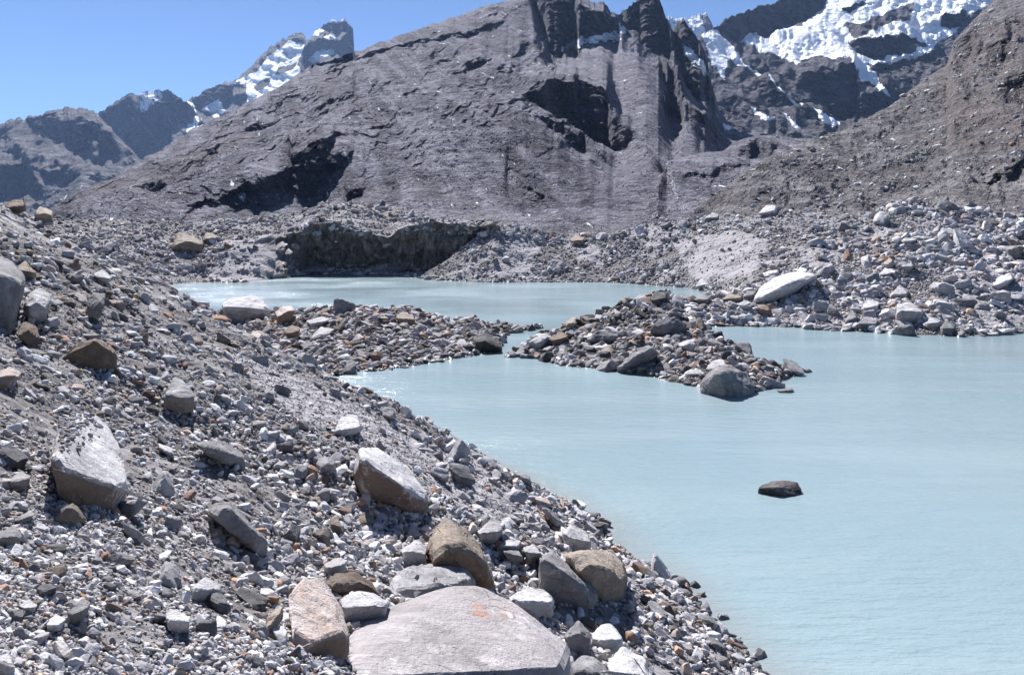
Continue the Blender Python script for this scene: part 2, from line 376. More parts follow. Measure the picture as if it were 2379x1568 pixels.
loft('middle', 'terrain', 985, 2300, [('o', -5, -1.3),
     ('w', [(985, 650), (1150, 656), (1400, 656), (1500, 661), (1600, 669), (1690, 687), (1760, 700), (2300, 720)]),
     ('p', [(985, 640, 178), (1040, 600, 184), (1090, 560, 188), (1150, 521, 192), (1190, 515, 195), (1250, 533, 195), (1320, 544, 195), (1400, 539, 190), (1500, 523, 185), (1600, 506, 180), (1650, 499, 178), (1700, 503, 176), (1780, 492, 176), (1900, 492, 176), (2000, 492, 176), (2300, 492, 170)]),
     ('o', 30, -1.4)], 420, [6, 110, 20], .9, 8, 171, fans=[[(1330, 590), (1380, 565), (1410, 600), (1400, 625), (1350, 610)], [(1560, 560), (1700, 530), (1790, 560), (1740, 640), (1610, 650)], [(1190, 550), (1260, 560), (1230, 640), (1130, 640)]])
loft('far_left', 'terrain', -400, 1200, [('o', -6, -1.3),
     ('w', [(-400, 662), (385, 662), (450, 656), (560, 656), (660, 646), (720, 640), (900, 640), (1010, 650), (1200, 655)]),
     ('p', [(-400, 620, 160), (300, 620, 165), (385, 645, 167), (450, 640, 172), (560, 645, 172), (660, 640, 182), (720, 628, 199), (760, 615, 199), (800, 628, 200), (850, 627, 200), (895, 612, 199), (930, 628, 199), (1000, 632, 196), (1060, 610, 191), (1100, 580, 189), (1160, 535, 187), (1172, 580, 188), (1200, 648, 189)]),
     ('p', [(-400, 560, 175), (300, 560, 178), (385, 585, 182), (450, 580, 186), (560, 570, 188), (600, 558, 192), (650, 548, 195), (700, 536, 195), (722, 518, 195.5), (780, 524, 196), (850, 537, 195), (900, 550, 195), (925, 532, 195), (1000, 517, 194), (1050, 518, 191), (1100, 523, 188.5), (1160, 523, 186.5), (1172, 560, 189), (1200, 640, 192)]),
     ('p', [(-400, 480, 215), (100, 505, 215), (200, 514, 215), (300, 512, 215), (400, 516, 218), (500, 516, 220), (600, 503, 225), (700, 491, 228), (750, 473, 230), (820, 468, 230), (900, 477, 228), (970, 496, 222), (1010, 512, 215), (1100, 514, 208), (1150, 512, 203), (1172, 545, 200), (1200, 630, 197)]),
     ('o', 30, -1.4)], 520, [6, 24, 70, 60, 20], .8, 7, 191, 2, (640, 1165), fans=[[(545, 548), (600, 560), (640, 590), (690, 640), (640, 652), (540, 655), (470, 645), (520, 600)]])

# the flat floor under everything and the lake
def sheet(name, x0, x1, y0, y1, z, mat, nx=2, ny=2, attrs=None):
    X, Y = np.meshgrid(np.linspace(x0, x1, nx), np.linspace(y0, y1, ny))
    P = np.stack([X, Y, np.full(X.shape, float(z))], -1)
    return grid_object(name, P, mat, attrs(X, Y) if attrs else {})
sheet('valley_floor', -11000, 11000, -3000, 14000, -2.6, M_GROUND)
def silt(X, Y):
    d = X - shore_x(Y)
    s = np.clip(1 - d / (1.3 + .8 * fbm(X / 3, Y / 3, 0, 4, 5) * 2 + Y * .012), 0, 1) * .8 * (d > -2)
    return {'silt': s}
sheet('water', -140, 320, 4, 225, 0, M_WATER, 921, 443, silt)

# ------------------------------------------------------------------ mountains
def blur_cols(A, sig):
    r = int(3 * sig) + 1
    k = np.exp(-.5 * (np.arange(-r, r + 1) / sig) ** 2); k /= k.sum()
    B = np.pad(A, ((0, 0), (r, r)), 'edge')
    return sum(k[i] * B[:, i:i + A.shape[1]] for i in range(2 * r + 1))
def mountain(name, base, top, mat, ncol=500, nrow=260, nz=(1.1, 90, 26), cliffs=(), gentle=(), snow=(), rocks=(), warm=(), jag=3.0, seed=1, tilt=0.0, warp=9, back=260, smooth=3.0, rel=(220, .07), rib=(.4, .35), zn=(260, 16), comp=38, crag=.15, cs=1.0, an=1.0, js=1.0, jagr=None, zn2=None, lowc=0.0, scree=(), snowv=.74):
    """a slope whose steepness is set patch by patch: from its foot to its crest the ground recedes slowly on cliffs and fast on scree"""
    xs = [p[0] for p in base]; xt = [p[0] for p in top]
    px = np.linspace(max(xs[0], xt[0]), min(xs[-1], xt[-1]), ncol)
    pb, Yb = np.interp(px, xs, [p[1] for p in base]), np.exp(np.interp(px, xs, np.log([p[2] for p in base])))
    pt, Yt = np.interp(px, xt, [p[1] for p in top]), np.exp(np.interp(px, xt, np.log([p[2] for p in top])))
    jg = jag * 2.2 * fbm(px / (28 * js), 0.3, .7, 5, seed + 5, .6)
    if jagr: jg = jg + jagr[2] * 2 * fbm(px / 13, .3, .2, 5, seed + 6, .65) * np.clip((px - jagr[0]) / 25, 0, 1) * np.clip((jagr[1] - px) / 25, 0, 1)
    pt = np.minimum(pt, pb - 3)
    s = np.linspace(0, 1, nrow)
    PX = np.broadcast_to(px[None, :], (nrow, ncol)); PY = pb[None, :] * (1 - s[:, None]) + pt[None, :] * s[:, None] + jg[None, :] * s[:, None] ** 12
    wx = PX + warp * 2 * fbm(PX / 40, PY / 40, 0, 5, seed + 11, .6); wy = PY + warp * 2 * fbm(PX / 40, PY / 40, 0, 5, seed + 12, .6)
    rx, ry = PX + tilt * PY, PY - tilt * PX
    L = nz[0] * fbm(rx / nz[1], ry / nz[2], 0, 4, seed, .5)
    dpy = float(np.mean(pb - pt)) / nrow
    L = L - blur_cols(L.T, 25 / dpy).T
    r = np.exp(L); dark = np.zeros(r.shape); w = np.ones(r.shape)
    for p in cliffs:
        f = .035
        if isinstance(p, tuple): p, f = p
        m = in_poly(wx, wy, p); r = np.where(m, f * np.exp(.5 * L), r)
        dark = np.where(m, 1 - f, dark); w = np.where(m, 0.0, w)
    scr = np.zeros(r.shape)
    for p in scree: scr = np.where(in_poly(wx, wy, p) & (w > 0), 1.0, scr)
    smo = 1 - .45 * blur_cols(blur_cols(scr, 3).T, 3).T
    if crag:
        k = (fbm((wx - .4 * tilt * wy) / (46 * cs * an), (wy - tilt * wx) / (15 * cs / an ** .3), 7.7, 5, seed + 90, .55) > crag + lowc * np.clip((.42 - s[:, None]) * 4, 0, 1) * np.clip((PX - 620) / 200, 0, 1) + .22 * fbm(PX / 210, PY / 110, .9, 3, seed + 91)) & (w > 0) & (scr < .5) & (s[:, None] < .97)
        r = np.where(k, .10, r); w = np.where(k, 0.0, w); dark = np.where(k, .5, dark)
    # what a cliff does not recede, the ground just above and below it does
    sg = comp / dpy
    r = r + w * blur_cols(((1 - r) * (1 - w) / np.maximum(blur_cols(w.T, sg).T, .05)).T, sg).T
    c = np.cumsum(r, 0); c = (c - c[:1]) / blur_cols(c[-1:] - c[:1], 45 / (px[1] - px[0]))
    dl = c - s[:, None]; lo = blur_cols(dl.T, 42 / dpy).T      # no long ribs along the line of sight
    c = c - lo + blur_cols(lo, 55 / (px[1] - px[0]))
    c = blur_cols(c, smooth / (px[1] - px[0]))
    Y = np.exp(np.log(Yb)[None, :] * (1 - c) + np.log(Yt)[None, :] * c)
    # rock relief: ribs and gullies of real depth, carried along the line of slope
    W = np.stack([(PX - CX) / F * Y, Y, (HY - PY) / F * Y], -1); sc = rel[0]
    D = fbm(W[..., 0] / sc, W[..., 1] / sc, W[..., 2] / sc * 1.3, 7, seed + 3, .55, True) * 2
    D = D + rib[1] * fbm((W[..., 0] + rib[0] * W[..., 2]) / (sc * .4), W[..., 1] / (sc * 1.5), W[..., 2] / (sc * 1.2), 5, seed + 8, .55, True)
    Y = Y + rel[1] * sc * D * smo * np.clip(s * 6, 0, 1)[:, None]
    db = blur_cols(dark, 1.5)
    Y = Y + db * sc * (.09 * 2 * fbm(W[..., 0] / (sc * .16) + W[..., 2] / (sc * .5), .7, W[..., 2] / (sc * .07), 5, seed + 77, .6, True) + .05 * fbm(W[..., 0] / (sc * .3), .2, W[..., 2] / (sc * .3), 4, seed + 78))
    P = np.stack([(PX - CX) / F * Y, Y, CAMZ + (HY - PY) / F * Y], -1)
    fade = np.clip(s * 5, 0, 1)[:, None] * (1 - .75 * s[:, None] ** 10) * smo
    P[..., 2] += zn[1] * fade * 2 * (fbm(P[..., 0] / zn[0], P[..., 1] / zn[0], .3, 8, seed + 60, .54, True) - .1)
    P[..., 2] += zn[1] * .45 * fade * 2 * fbm((P[..., 0] + rib[0] * P[..., 2]) / (zn[0] * .3), P[..., 1] / (zn[0] * .9), P[..., 2] / (zn[0] * .9), 5, seed + 65, .5, True)
    if zn2: P[..., 2] += zn2[1] * fade * 2 * fbm((P[..., 0] + zn2[2] * P[..., 2]) / zn2[0], P[..., 1] / (zn2[0] * 1.6), .3, 3, seed + 70, .5, True)
    sn = np.zeros(r.shape); wm = np.zeros(r.shape)
    for p in snow: sn = np.where(in_poly(wx, wy, p), snowv, sn)
    for p in rocks: sn = np.where(in_poly(wx, wy, p), 0.0, sn)
    for p in warm: wm = np.where(in_poly(wx, wy, p), 1.0, wm)
    k = np.clip(fbm(PX / 160, PY / 70, .4, 4, seed + 40) * 2.4 + .1, 0, 1); wm = np.maximum(wm, k * .8)
    b = [P[-1] + np.array([0, back * t, -back * .75 * t]) for t in np.linspace(.1, 1, 7)]
    for q in b: q[:, 0] = P[-1][:, 0] * q[:, 1] / P[-1][:, 1]
    P = np.concatenate([P, np.array(b)], 0)
    pad = lambda A: np.concatenate([A, np.repeat(A[-1:], 7, 0)], 0)
    o = grid_object(name, P, mat, {'snow': pad(sn), 'warm': pad(wm), 'dark': pad(dark), 'scree': pad(scr)})
    LAYERS[name + str(seed)] = P[:nrow]
    return o

MM = mountain_material('mountain_rock', (.100, .096, .124, 1), (.168, .161, .198, 1), (.275, .267, .318, 1), 1.0, (.145, .122, .122, 1))
MF = mountain_material('far_rock', (.10, .092, .096, 1), (.15, .138, .14, 1), (.21, .195, .20, 1), .35, (.22, .155, .125, 1))
MS = mountain_material('snow_mountain_rock', (.085, .082, .095, 1), (.140, .134, .150, 1), (.22, .21, .23, 1), .5, (.150, .122, .110, 1), 2.2)
MR = mountain_material('brown_slope', (.112, .105, .113, 1), (.168, .158, .167, 1), (.27, .253, .258, 1), 3.0, (.150, .120, .110, 1))
MV = mountain_material('valley_rock', (0.108, 0.099, 0.097, 1), (0.155, 0.142, 0.140, 1), (0.230, 0.213, 0.216, 1), 2.0, (0.121, 0.097, 0.081, 1))

# the big grey ridge in the middle with its shaded cliffs
mountain('mountain', [(-500, 575, 520), (60, 565, 420), (130, 560, 380), (900, 560, 340), (1300, 565, 340), (1400, 575, 360), (1480, 580, 380), (1560, 565, 420), (1660, 520, 470), (1860, 470, 600)],
  [(-500, 545, 640), (0, 540, 560), (60, 528, 540), (130, 487, 600), (200, 442, 700), (330, 372, 880), (450, 302, 1050), (570, 241, 1200), (640, 207, 1300), (720, 155, 1400), (820, 121, 1500), (900, 96, 1580), (1000, 62, 1680), (1060, 42, 1740), (1130, 15, 1800), (1180, 0, 1850),
   (1240, -22, 1850), (1300, -8, 1850), (1340, 0, 1850), (1400, 10, 1850), (1424, 36, 1850), (1440, 36, 1850), (1480, 2, 1850), (1500, -8, 1850), (1530, -2, 1850), (1548, 44, 1850), (1562, 70, 1850), (1590, 50, 1850), (1613, 75, 1850), (1636, 118, 1850), (1655, 200, 1850), (1672, 260, 1800), (1700, 296, 1750), (1760, 322, 1700), (1860, 335, 1650)],
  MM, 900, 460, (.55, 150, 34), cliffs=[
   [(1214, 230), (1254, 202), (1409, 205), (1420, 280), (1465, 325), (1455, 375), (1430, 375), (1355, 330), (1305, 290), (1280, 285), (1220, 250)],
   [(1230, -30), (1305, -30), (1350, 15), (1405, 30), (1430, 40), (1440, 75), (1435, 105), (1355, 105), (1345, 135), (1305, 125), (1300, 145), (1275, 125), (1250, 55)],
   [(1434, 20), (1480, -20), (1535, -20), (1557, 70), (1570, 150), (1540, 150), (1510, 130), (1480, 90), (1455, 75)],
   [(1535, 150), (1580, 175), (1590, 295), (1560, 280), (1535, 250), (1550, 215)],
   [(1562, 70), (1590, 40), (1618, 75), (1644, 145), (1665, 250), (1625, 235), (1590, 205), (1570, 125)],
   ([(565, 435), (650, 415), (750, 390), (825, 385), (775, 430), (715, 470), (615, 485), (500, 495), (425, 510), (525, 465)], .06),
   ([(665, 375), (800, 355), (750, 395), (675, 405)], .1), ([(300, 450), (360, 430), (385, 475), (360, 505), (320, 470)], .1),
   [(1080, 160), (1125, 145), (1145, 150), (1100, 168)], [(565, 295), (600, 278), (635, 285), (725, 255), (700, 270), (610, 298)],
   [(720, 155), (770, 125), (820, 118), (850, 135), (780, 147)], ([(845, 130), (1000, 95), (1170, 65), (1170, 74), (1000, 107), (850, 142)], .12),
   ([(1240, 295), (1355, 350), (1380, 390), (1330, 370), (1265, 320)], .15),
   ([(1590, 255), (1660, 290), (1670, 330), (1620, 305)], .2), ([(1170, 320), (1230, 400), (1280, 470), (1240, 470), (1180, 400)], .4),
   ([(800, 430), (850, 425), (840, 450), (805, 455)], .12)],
  snow=[[(1345, 95), (1435, 75), (1442, 100), (1370, 108)], [(1436, 55), (1452, 72), (1460, 82), (1444, 86)], [(1585, 110), (1604, 120), (1645, 165), (1655, 180), (1615, 170), (1595, 140)],
        Z2([(985, 575), (1060, 605), (1000, 608)]), Z2([(1060, 465), (1085, 480), (1080, 500), (1065, 490)]), [(1300, 130), (1350, 95), (1365, 105), (1345, 118)]],
  warm=[[(60, 480), (330, 400), (560, 290), (640, 330), (480, 400), (250, 500)]], seed=21, tilt=-.38, jag=5.0, zn=(240, 13), crag=.18, cs=.55, an=2.8, smooth=3.0, jagr=(1225, 1660, 9), zn2=(430, 17, .9), lowc=.5, scree=[[(1350, 112), (1440, 108), (1500, 140), (1535, 180), (1552, 250), (1592, 300), (1650, 345), (1690, 420), (1550, 450), (1520, 400), (1478, 335), (1425, 265), (1412, 205), (1360, 190), (1300, 160)], [(1600, 215), (1640, 260), (1670, 320), (1610, 300)], [(1380, 400), (1480, 380), (1540, 440), (1500, 540), (1380, 540)]], comp=38, rel=(220, .045), rib=(.9, .5), snowv=.8)

# hummocks on the valley floor between the ridge and the right-hand slope
mountain('hills', [(1330, 560, 260), (1540, 565, 260), (1750, 550, 280), (2100, 530, 320)],
  [(1330, 556, 300), (1440, 545, 320), (1495, 495, 380), (1530, 430, 470), (1550, 376, 620), (1600, 362, 660), (1680, 352, 680), (1700, 335, 720), (1740, 320, 740), (1790, 314, 750), (1860, 322, 750), (1930, 322, 740), (2100, 330, 700)],
  MM, 300, 160, (.8, 120, 22), cliffs=[([(1715, 350), (1760, 325), (1810, 345), (1790, 365), (1725, 370)], .25), ([(1590, 410), (1690, 390), (1740, 385), (1700, 400), (1600, 418)], .3)], seed=51, jag=1.0, tilt=.2, rel=(80, .05), zn=(90, 4), crag=.3)

# the snow mountain on the right and the small far peaks left of it
mountain('mountain', [(1560, 340, 2300), (1650, 345, 2250), (2050, 350, 2200), (2700, 350, 2200)],
  [(1560, 130, 3000), (1615, 90, 3150), (1650, 78, 3200), (1680, 52, 3300), (1720, 32, 3400), (1760, 17, 3450), (1800, 6, 3500), (1830, -2, 3500), (1880, -25, 3600), (2000, -70, 3700), (2300, -120, 3800), (2700, -140, 3800)],
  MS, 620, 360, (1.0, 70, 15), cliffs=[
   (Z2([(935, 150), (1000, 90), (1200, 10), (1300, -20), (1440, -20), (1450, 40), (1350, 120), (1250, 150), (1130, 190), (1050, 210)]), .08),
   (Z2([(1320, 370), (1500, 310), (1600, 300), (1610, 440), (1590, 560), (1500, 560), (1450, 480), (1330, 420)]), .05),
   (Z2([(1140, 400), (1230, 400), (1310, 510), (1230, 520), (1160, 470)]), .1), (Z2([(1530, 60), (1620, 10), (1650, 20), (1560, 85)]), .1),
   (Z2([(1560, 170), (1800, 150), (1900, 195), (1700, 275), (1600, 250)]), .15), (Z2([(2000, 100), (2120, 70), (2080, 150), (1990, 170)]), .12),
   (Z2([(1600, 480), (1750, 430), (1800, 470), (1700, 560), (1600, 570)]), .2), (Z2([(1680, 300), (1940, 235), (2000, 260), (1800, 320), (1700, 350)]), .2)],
  snow=[Z2([(1560, 285), (1640, 300), (1700, 400), (1760, 470), (1735, 470), (1660, 400)]), Z2([(1190, 375), (1240, 420), (1280, 455), (1262, 450), (1200, 400)]), Z2([(1080, 190), (1130, 160), (1140, 200), (1090, 215)]), Z2([(1060, 215), (1140, 190), (1250, 160), (1350, 150), (1450, 35), (1480, -40), (1640, -60), (2400, -60), (2100, 110), (2060, 190), (1940, 240), (1800, 290), (1640, 310), (1560, 290), (1470, 300), (1400, 280), (1320, 330), (1250, 270)]),
        Z2([(870, 150), (940, 150), (1010, 220), (1190, 375), (1150, 370), (1100, 330), (1010, 260), (990, 370), (930, 300)]), Z2([(1610, 340), (1660, 330), (1700, 420), (1620, 390)]),
        Z2([(1110, 530), (1140, 550), (1170, 580), (1230, 585), (1220, 600), (1155, 598)]), Z2([(1275, 445), (1350, 515), (1340, 525), (1290, 480)]), Z2([(1395, 515), (1440, 540), (1535, 595), (1490, 603), (1420, 560)]),
        Z2([(1250, 570), (1290, 580), (1345, 605), (1290, 598)])],
  rocks=[Z2([(1530, 60), (1620, 10), (1650, 20), (1560, 85)]), Z2([(1540, 135), (1690, 90), (1870, 35), (1880, 60), (1830, 105), (1600, 165)]), Z2([(1560, 170), (1800, 150), (1900, 195), (1700, 275), (1600, 250)]),
         Z2([(2000, 100), (2120, 70), (2080, 150), (1990, 170)]), Z2([(1720, 235), (1900, 195), (1930, 205), (1800, 255)])],
  warm=[Z2([(1000, 240), (1100, 330), (1200, 400), (1300, 500), (1150, 560), (1040, 420)])], seed=61, tilt=.35, jag=8, js=.5, warp=8, rel=(420, .06), zn=(520, 40), crag=.10, cs=.6, snowv=.98)
mountain('mountain', [(1500, 200, 5600), (1720, 200, 5600)], [(1500, 80, 6100), (1550, 44, 6300), (1575, 42, 6300), (1600, 43, 6300), (1615, 36, 6300), (1640, 30, 6300), (1648, 45, 6250), (1662, 75, 6200), (1720, 120, 6000)],
  MF, 160, 90, (.9, 40, 10), cliffs=[([(1570, 75), (1650, 60), (1660, 80), (1600, 95)], .2)], snow=[[(1500, 60), (1555, 30), (1640, 20), (1670, 90), (1500, 120)]], rocks=[[(1630, 35), (1650, 40), (1662, 80), (1640, 78)]], seed=71, jag=8, js=.4, warp=6, rel=(400, .06), zn=(500, 40))

# far peaks on the left, the last one with a square summit tower
mountain('mountain', [(-500, 580, 3400), (420, 580, 3400)], [(-500, 330, 4800), (-200, 318, 4900), (0, 286, 5100), (60, 275, 5100), (130, 258, 5150), (190, 252, 5150), (228, 266, 5100), (262, 302, 5000), (325, 372, 4800), (420, 460, 4500)],
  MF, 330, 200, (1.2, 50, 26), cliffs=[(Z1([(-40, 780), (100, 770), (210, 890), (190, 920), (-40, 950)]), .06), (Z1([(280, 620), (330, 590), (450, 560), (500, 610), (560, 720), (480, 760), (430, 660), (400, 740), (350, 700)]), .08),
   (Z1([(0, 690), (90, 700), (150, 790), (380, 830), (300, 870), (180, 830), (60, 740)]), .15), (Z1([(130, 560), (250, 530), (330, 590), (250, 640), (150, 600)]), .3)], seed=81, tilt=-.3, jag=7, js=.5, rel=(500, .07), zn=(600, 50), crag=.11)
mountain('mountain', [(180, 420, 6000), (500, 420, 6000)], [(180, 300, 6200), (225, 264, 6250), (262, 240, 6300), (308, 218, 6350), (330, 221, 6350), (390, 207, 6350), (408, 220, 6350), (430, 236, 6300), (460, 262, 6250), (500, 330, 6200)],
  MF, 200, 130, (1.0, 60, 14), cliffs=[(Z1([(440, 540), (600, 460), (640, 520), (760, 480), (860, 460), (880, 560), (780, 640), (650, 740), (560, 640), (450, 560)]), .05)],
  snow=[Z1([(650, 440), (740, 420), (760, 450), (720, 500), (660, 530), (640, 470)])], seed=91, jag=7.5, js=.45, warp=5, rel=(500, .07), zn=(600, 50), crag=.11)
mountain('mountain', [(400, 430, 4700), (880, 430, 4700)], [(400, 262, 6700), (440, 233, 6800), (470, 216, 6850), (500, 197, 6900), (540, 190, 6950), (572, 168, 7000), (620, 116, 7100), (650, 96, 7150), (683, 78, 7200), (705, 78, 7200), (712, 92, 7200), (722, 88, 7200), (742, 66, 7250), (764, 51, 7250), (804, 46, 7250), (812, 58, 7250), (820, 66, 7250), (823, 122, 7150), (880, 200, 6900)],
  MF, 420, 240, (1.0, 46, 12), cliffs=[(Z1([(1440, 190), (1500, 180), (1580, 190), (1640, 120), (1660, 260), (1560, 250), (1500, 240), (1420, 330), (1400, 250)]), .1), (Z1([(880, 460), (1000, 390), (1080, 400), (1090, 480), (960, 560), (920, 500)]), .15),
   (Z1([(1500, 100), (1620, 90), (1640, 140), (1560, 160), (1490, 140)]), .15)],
  snow=[Z1([(1150, 490), (1145, 390), (1080, 400), (1100, 375), (1190, 340), (1240, 270), (1340, 190), (1420, 210), (1380, 310), (1400, 340), (1300, 420), (1200, 480)]), Z1([(1430, 280), (1470, 240), (1550, 225), (1560, 255), (1450, 295)]),
        Z1([(1440, 165), (1490, 135), (1510, 150), (1470, 170)]), Z1([(1500, 175), (1570, 155), (1560, 185)]), Z1([(1500, 98), (1610, 86), (1620, 100), (1520, 108)]), Z1([(855, 470), (895, 480), (930, 560), (910, 610), (870, 615), (880, 540)]), Z1([(930, 510), (1010, 470), (1050, 520), (1000, 560)])],
  rocks=[Z1([(1290, 320), (1380, 300), (1360, 330), (1280, 350)]), Z1([(1180, 400), (1260, 370), (1250, 400), (1190, 430)])],
  warm=[Z1([(1570, 200), (1600, 110), (1645, 120), (1660, 260), (1590, 240)])], seed=111, jag=6, js=.35, snowv=.92, warp=5, tilt=.3, rel=(500, .06), zn=(500, 26), crag=.11, smooth=1.5)

# the brown slope on the right
mountain('hills', [(1540, 580, 240), (1700, 570, 230), (2000, 560, 210), (2379, 540, 200), (3000, 540, 200)],
  [(1540, 530, 300), (1600, 500, 330), (1650, 462, 370), (1750, 387, 450), (1880, 327, 540), (1960, 301, 590), (2060, 252, 650), (2100, 222, 680), (2150, 187, 710), (2200, 152, 740), (2216, 97, 740), (2250, 62, 760), (2310, 0, 800), (2400, -80, 850), (3000, -320, 950)],
  MR, 520, 330, (.5, 90, 40), cliffs=[(Z2([(2200, 220), (2290, 200), (2330, 290), (2270, 310), (2200, 280)]), .15), (Z2([(2240, 400), (2330, 350), (2400, 340), (2400, 440), (2300, 450)]), .2), (Z2([(2180, 860), (2300, 800), (2379, 790), (2379, 850), (2250, 870)]), .25),
   (Z2([(2060, 190), (2140, 150), (2180, 260), (2100, 300), (2040, 240)]), .3)],
  warm=[Z2([(1950, 330), (2200, 120), (2420, 60), (2420, 700), (2150, 760), (2000, 600)])], seed=121, tilt=.55, jag=3.5, warp=8, rel=(70, .05), rib=(-1.5, .5), zn=(80, 5.5), crag=.24)
# ------------------------------------------------------------------ rocks
def ico(sub):
    bm = bmesh.new(); bmesh.ops.create_icosphere(bm, subdivisions=sub, radius=1)
    bm.verts.ensure_lookup_table()
    V = np.array([v.co[:] for v in bm.verts]); T = np.array([[v.index for v in f.verts] for f in bm.faces]); bm.free()
    return V, T
ICO = {k: ico(k) for k in (1, 2, 3, 4, 5)}
def from_planes(D, N, dist, p):
    """support of the half-spaces n.x<=d along the directions D, with edges softened by p"""
    q = np.maximum(D @ N.T, 0) / dist[None, :]
    q = np.maximum(q, 1e-6)
    mx = q.max(1, keepdims=True)
    return 1 / (mx[:, 0] * ((q / mx) ** p).sum(1) ** (1 / p))
def stone_proto(sub, r, nplanes, p, flat):
    D, T = ICO[sub]
    N = r.normal(size=(nplanes, 3)); N /= np.linalg.norm(N, axis=1, keepdims=True)
    N = np.concatenate([N, np.eye(3), -np.eye(3)]); d = np.concatenate([r.uniform(.55, 1, nplanes), r.uniform(.85, 1.1, 6)])
    V = D * from_planes(D, N, d, p)[:, None]
    V = V * np.array([1, r.uniform(.65, .95), flat])
    return V, T
def rotz(a):
    c, s = np.cos(a), np.sin(a); z = np.zeros_like(a); o = np.ones_like(a)
    return np.stack([np.stack([c, -s, z], -1), np.stack([s, c, z], -1), np.stack([z, z, o], -1)], -2)
def frames(nrm, yaw, jit):
    """local frames with z near the ground normal"""
    n = nrm + jit; n /= np.linalg.norm(n, axis=-1, keepdims=True)
    t = np.stack([np.cos(yaw), np.sin(yaw), np.zeros_like(yaw)], -1)
    t = t - n * (t * n).sum(-1, keepdims=True); t /= np.linalg.norm(t, axis=-1, keepdims=True)
    return np.stack([t, np.cross(n, t), n], -1)

def sample(P, n, r, weight=None, box=(-120, -60, 2500, 1680)):
    """n points spread evenly as the photograph sees the ground"""
    x, y = proj(P)
    a, b, c, d = (slice(0, -1), slice(0, -1)), (slice(0, -1), slice(1, None)), (slice(1, None), slice(1, None)), (slice(1, None), slice(0, -1))
    ar = .5 * ((x[c] - x[a]) * (y[d] - y[b]) - (x[d] - x[b]) * (y[c] - y[a]))
    A = np.maximum(-ar, 0) + .05 * np.abs(ar)
    mx, my = (x[a] + x[c]) / 2, (y[a] + y[c]) / 2
    A = A * ((mx > box[0]) & (mx < box[2]) & (my > box[1]) & (my < box[3])) * (P[..., 2][a] > -.25) * (P[..., 1][a] > 2.5)
    if weight is not None: A = A * weight(mx, my, (P[a] + P[c]) / 2)
    A = np.minimum(A, np.percentile(A[A > 0], 99.7)) if (A > 0).any() else A
    cdf = np.cumsum(A.ravel()); i = np.searchsorted(cdf, r.random(n) * cdf[-1]); i = np.minimum(i, A.size - 1)
    ii, jj = np.unravel_index(i, A.shape)
    s, t = r.random(n)[:, None], r.random(n)[:, None]
    p00, p01, p11, p10 = P[ii, jj], P[ii, jj + 1], P[ii + 1, jj + 1], P[ii + 1, jj]
    pos = (p00 * (1 - s) + p01 * s) * (1 - t) + (p10 * (1 - s) + p11 * s) * t
    nr = np.cross(p01 - p00, p10 - p00); nr /= np.linalg.norm(nr, axis=1, keepdims=True) + 1e-9
    nr[nr[:, 2] < 0] *= -1
    k = nr[:, 2] > .42
    return pos[k], nr[k]
def power(n, lo, hi, alpha, r):
    k = 1 - alpha; u = r.random(n)
    return (lo ** k + u * (hi ** k - lo ** k)) ** (1 / k)

SV, SF, ST, SW = [], [], [], []
_base = 0
def scatter(P, n, lo, hi, alpha, seed, weight=None, tint=(.62, .2), flat=(.35, .8), sink=.12, clump=0.0, wb=0.0, box=(-120, -60, 2500, 1680), maxm=99., grow=0.):
    global _base
    r = np.random.default_rng(seed)
    pos, nr = sample(P, n, r, weight, box); n = len(pos)
    if clump:
        k = fbm(pos[:, 0] / clump, pos[:, 1] / clump, pos[:, 2] / clump, 3, seed) > -.06 + .25 * (r.random(n) - .5)
        pos, nr = pos[k], nr[k]
    n = len(pos)
    px = power(n, lo, hi, alpha, r)
    if grow: px = px * np.clip(1 + grow * (proj(pos)[1] - 1100) / 450, .45, 1.5)
    size = np.minimum(px * np.maximum(pos[:, 1], 3.0) / F, maxm) * .5
    tn = np.clip(r.normal(tint[0], tint[1], n), 0, 1); wn = np.clip(r.random(n) + wb, 0, 1)
    R = frames(nr, r.uniform(0, 6.28, n), r.normal(0, .42, (n, 3)))
    lod = np.where(px < 6.5, 1, np.where(px < 24, 2, 3))
    for sub in (1, 2, 3):
        idx = np.nonzero(lod == sub)[0]
        if not len(idx): continue
        pr = r.integers(0, 9, len(idx))
        for q in range(9):
            s = idx[pr == q]
            if not len(s): continue
            V, T = stone_proto(sub, r, int(r.integers(5, 9)), 40 if sub > 1 else 18, r.uniform(*flat))
            el = r.uniform(.85, 1.5, len(s))
            L = V[None] * np.stack([size[s] * el, size[s], size[s]], -1)[:, None, :]
            Wd = np.einsum('nij,nvj->nvi', R[s], L) + (pos[s] + nr[s] * (size[s] * (.42 - sink))[:, None])[:, None, :]
            m = V.shape[0]
            SV.append(Wd.reshape(-1, 3)); SF.append((T[None] + (np.arange(len(s)) * m)[:, None, None]).reshape(-1, 3) + _base)
            ST.append(np.repeat(tn[s], m)); SW.append(np.repeat(wn[s], m)); _base += m * len(s)

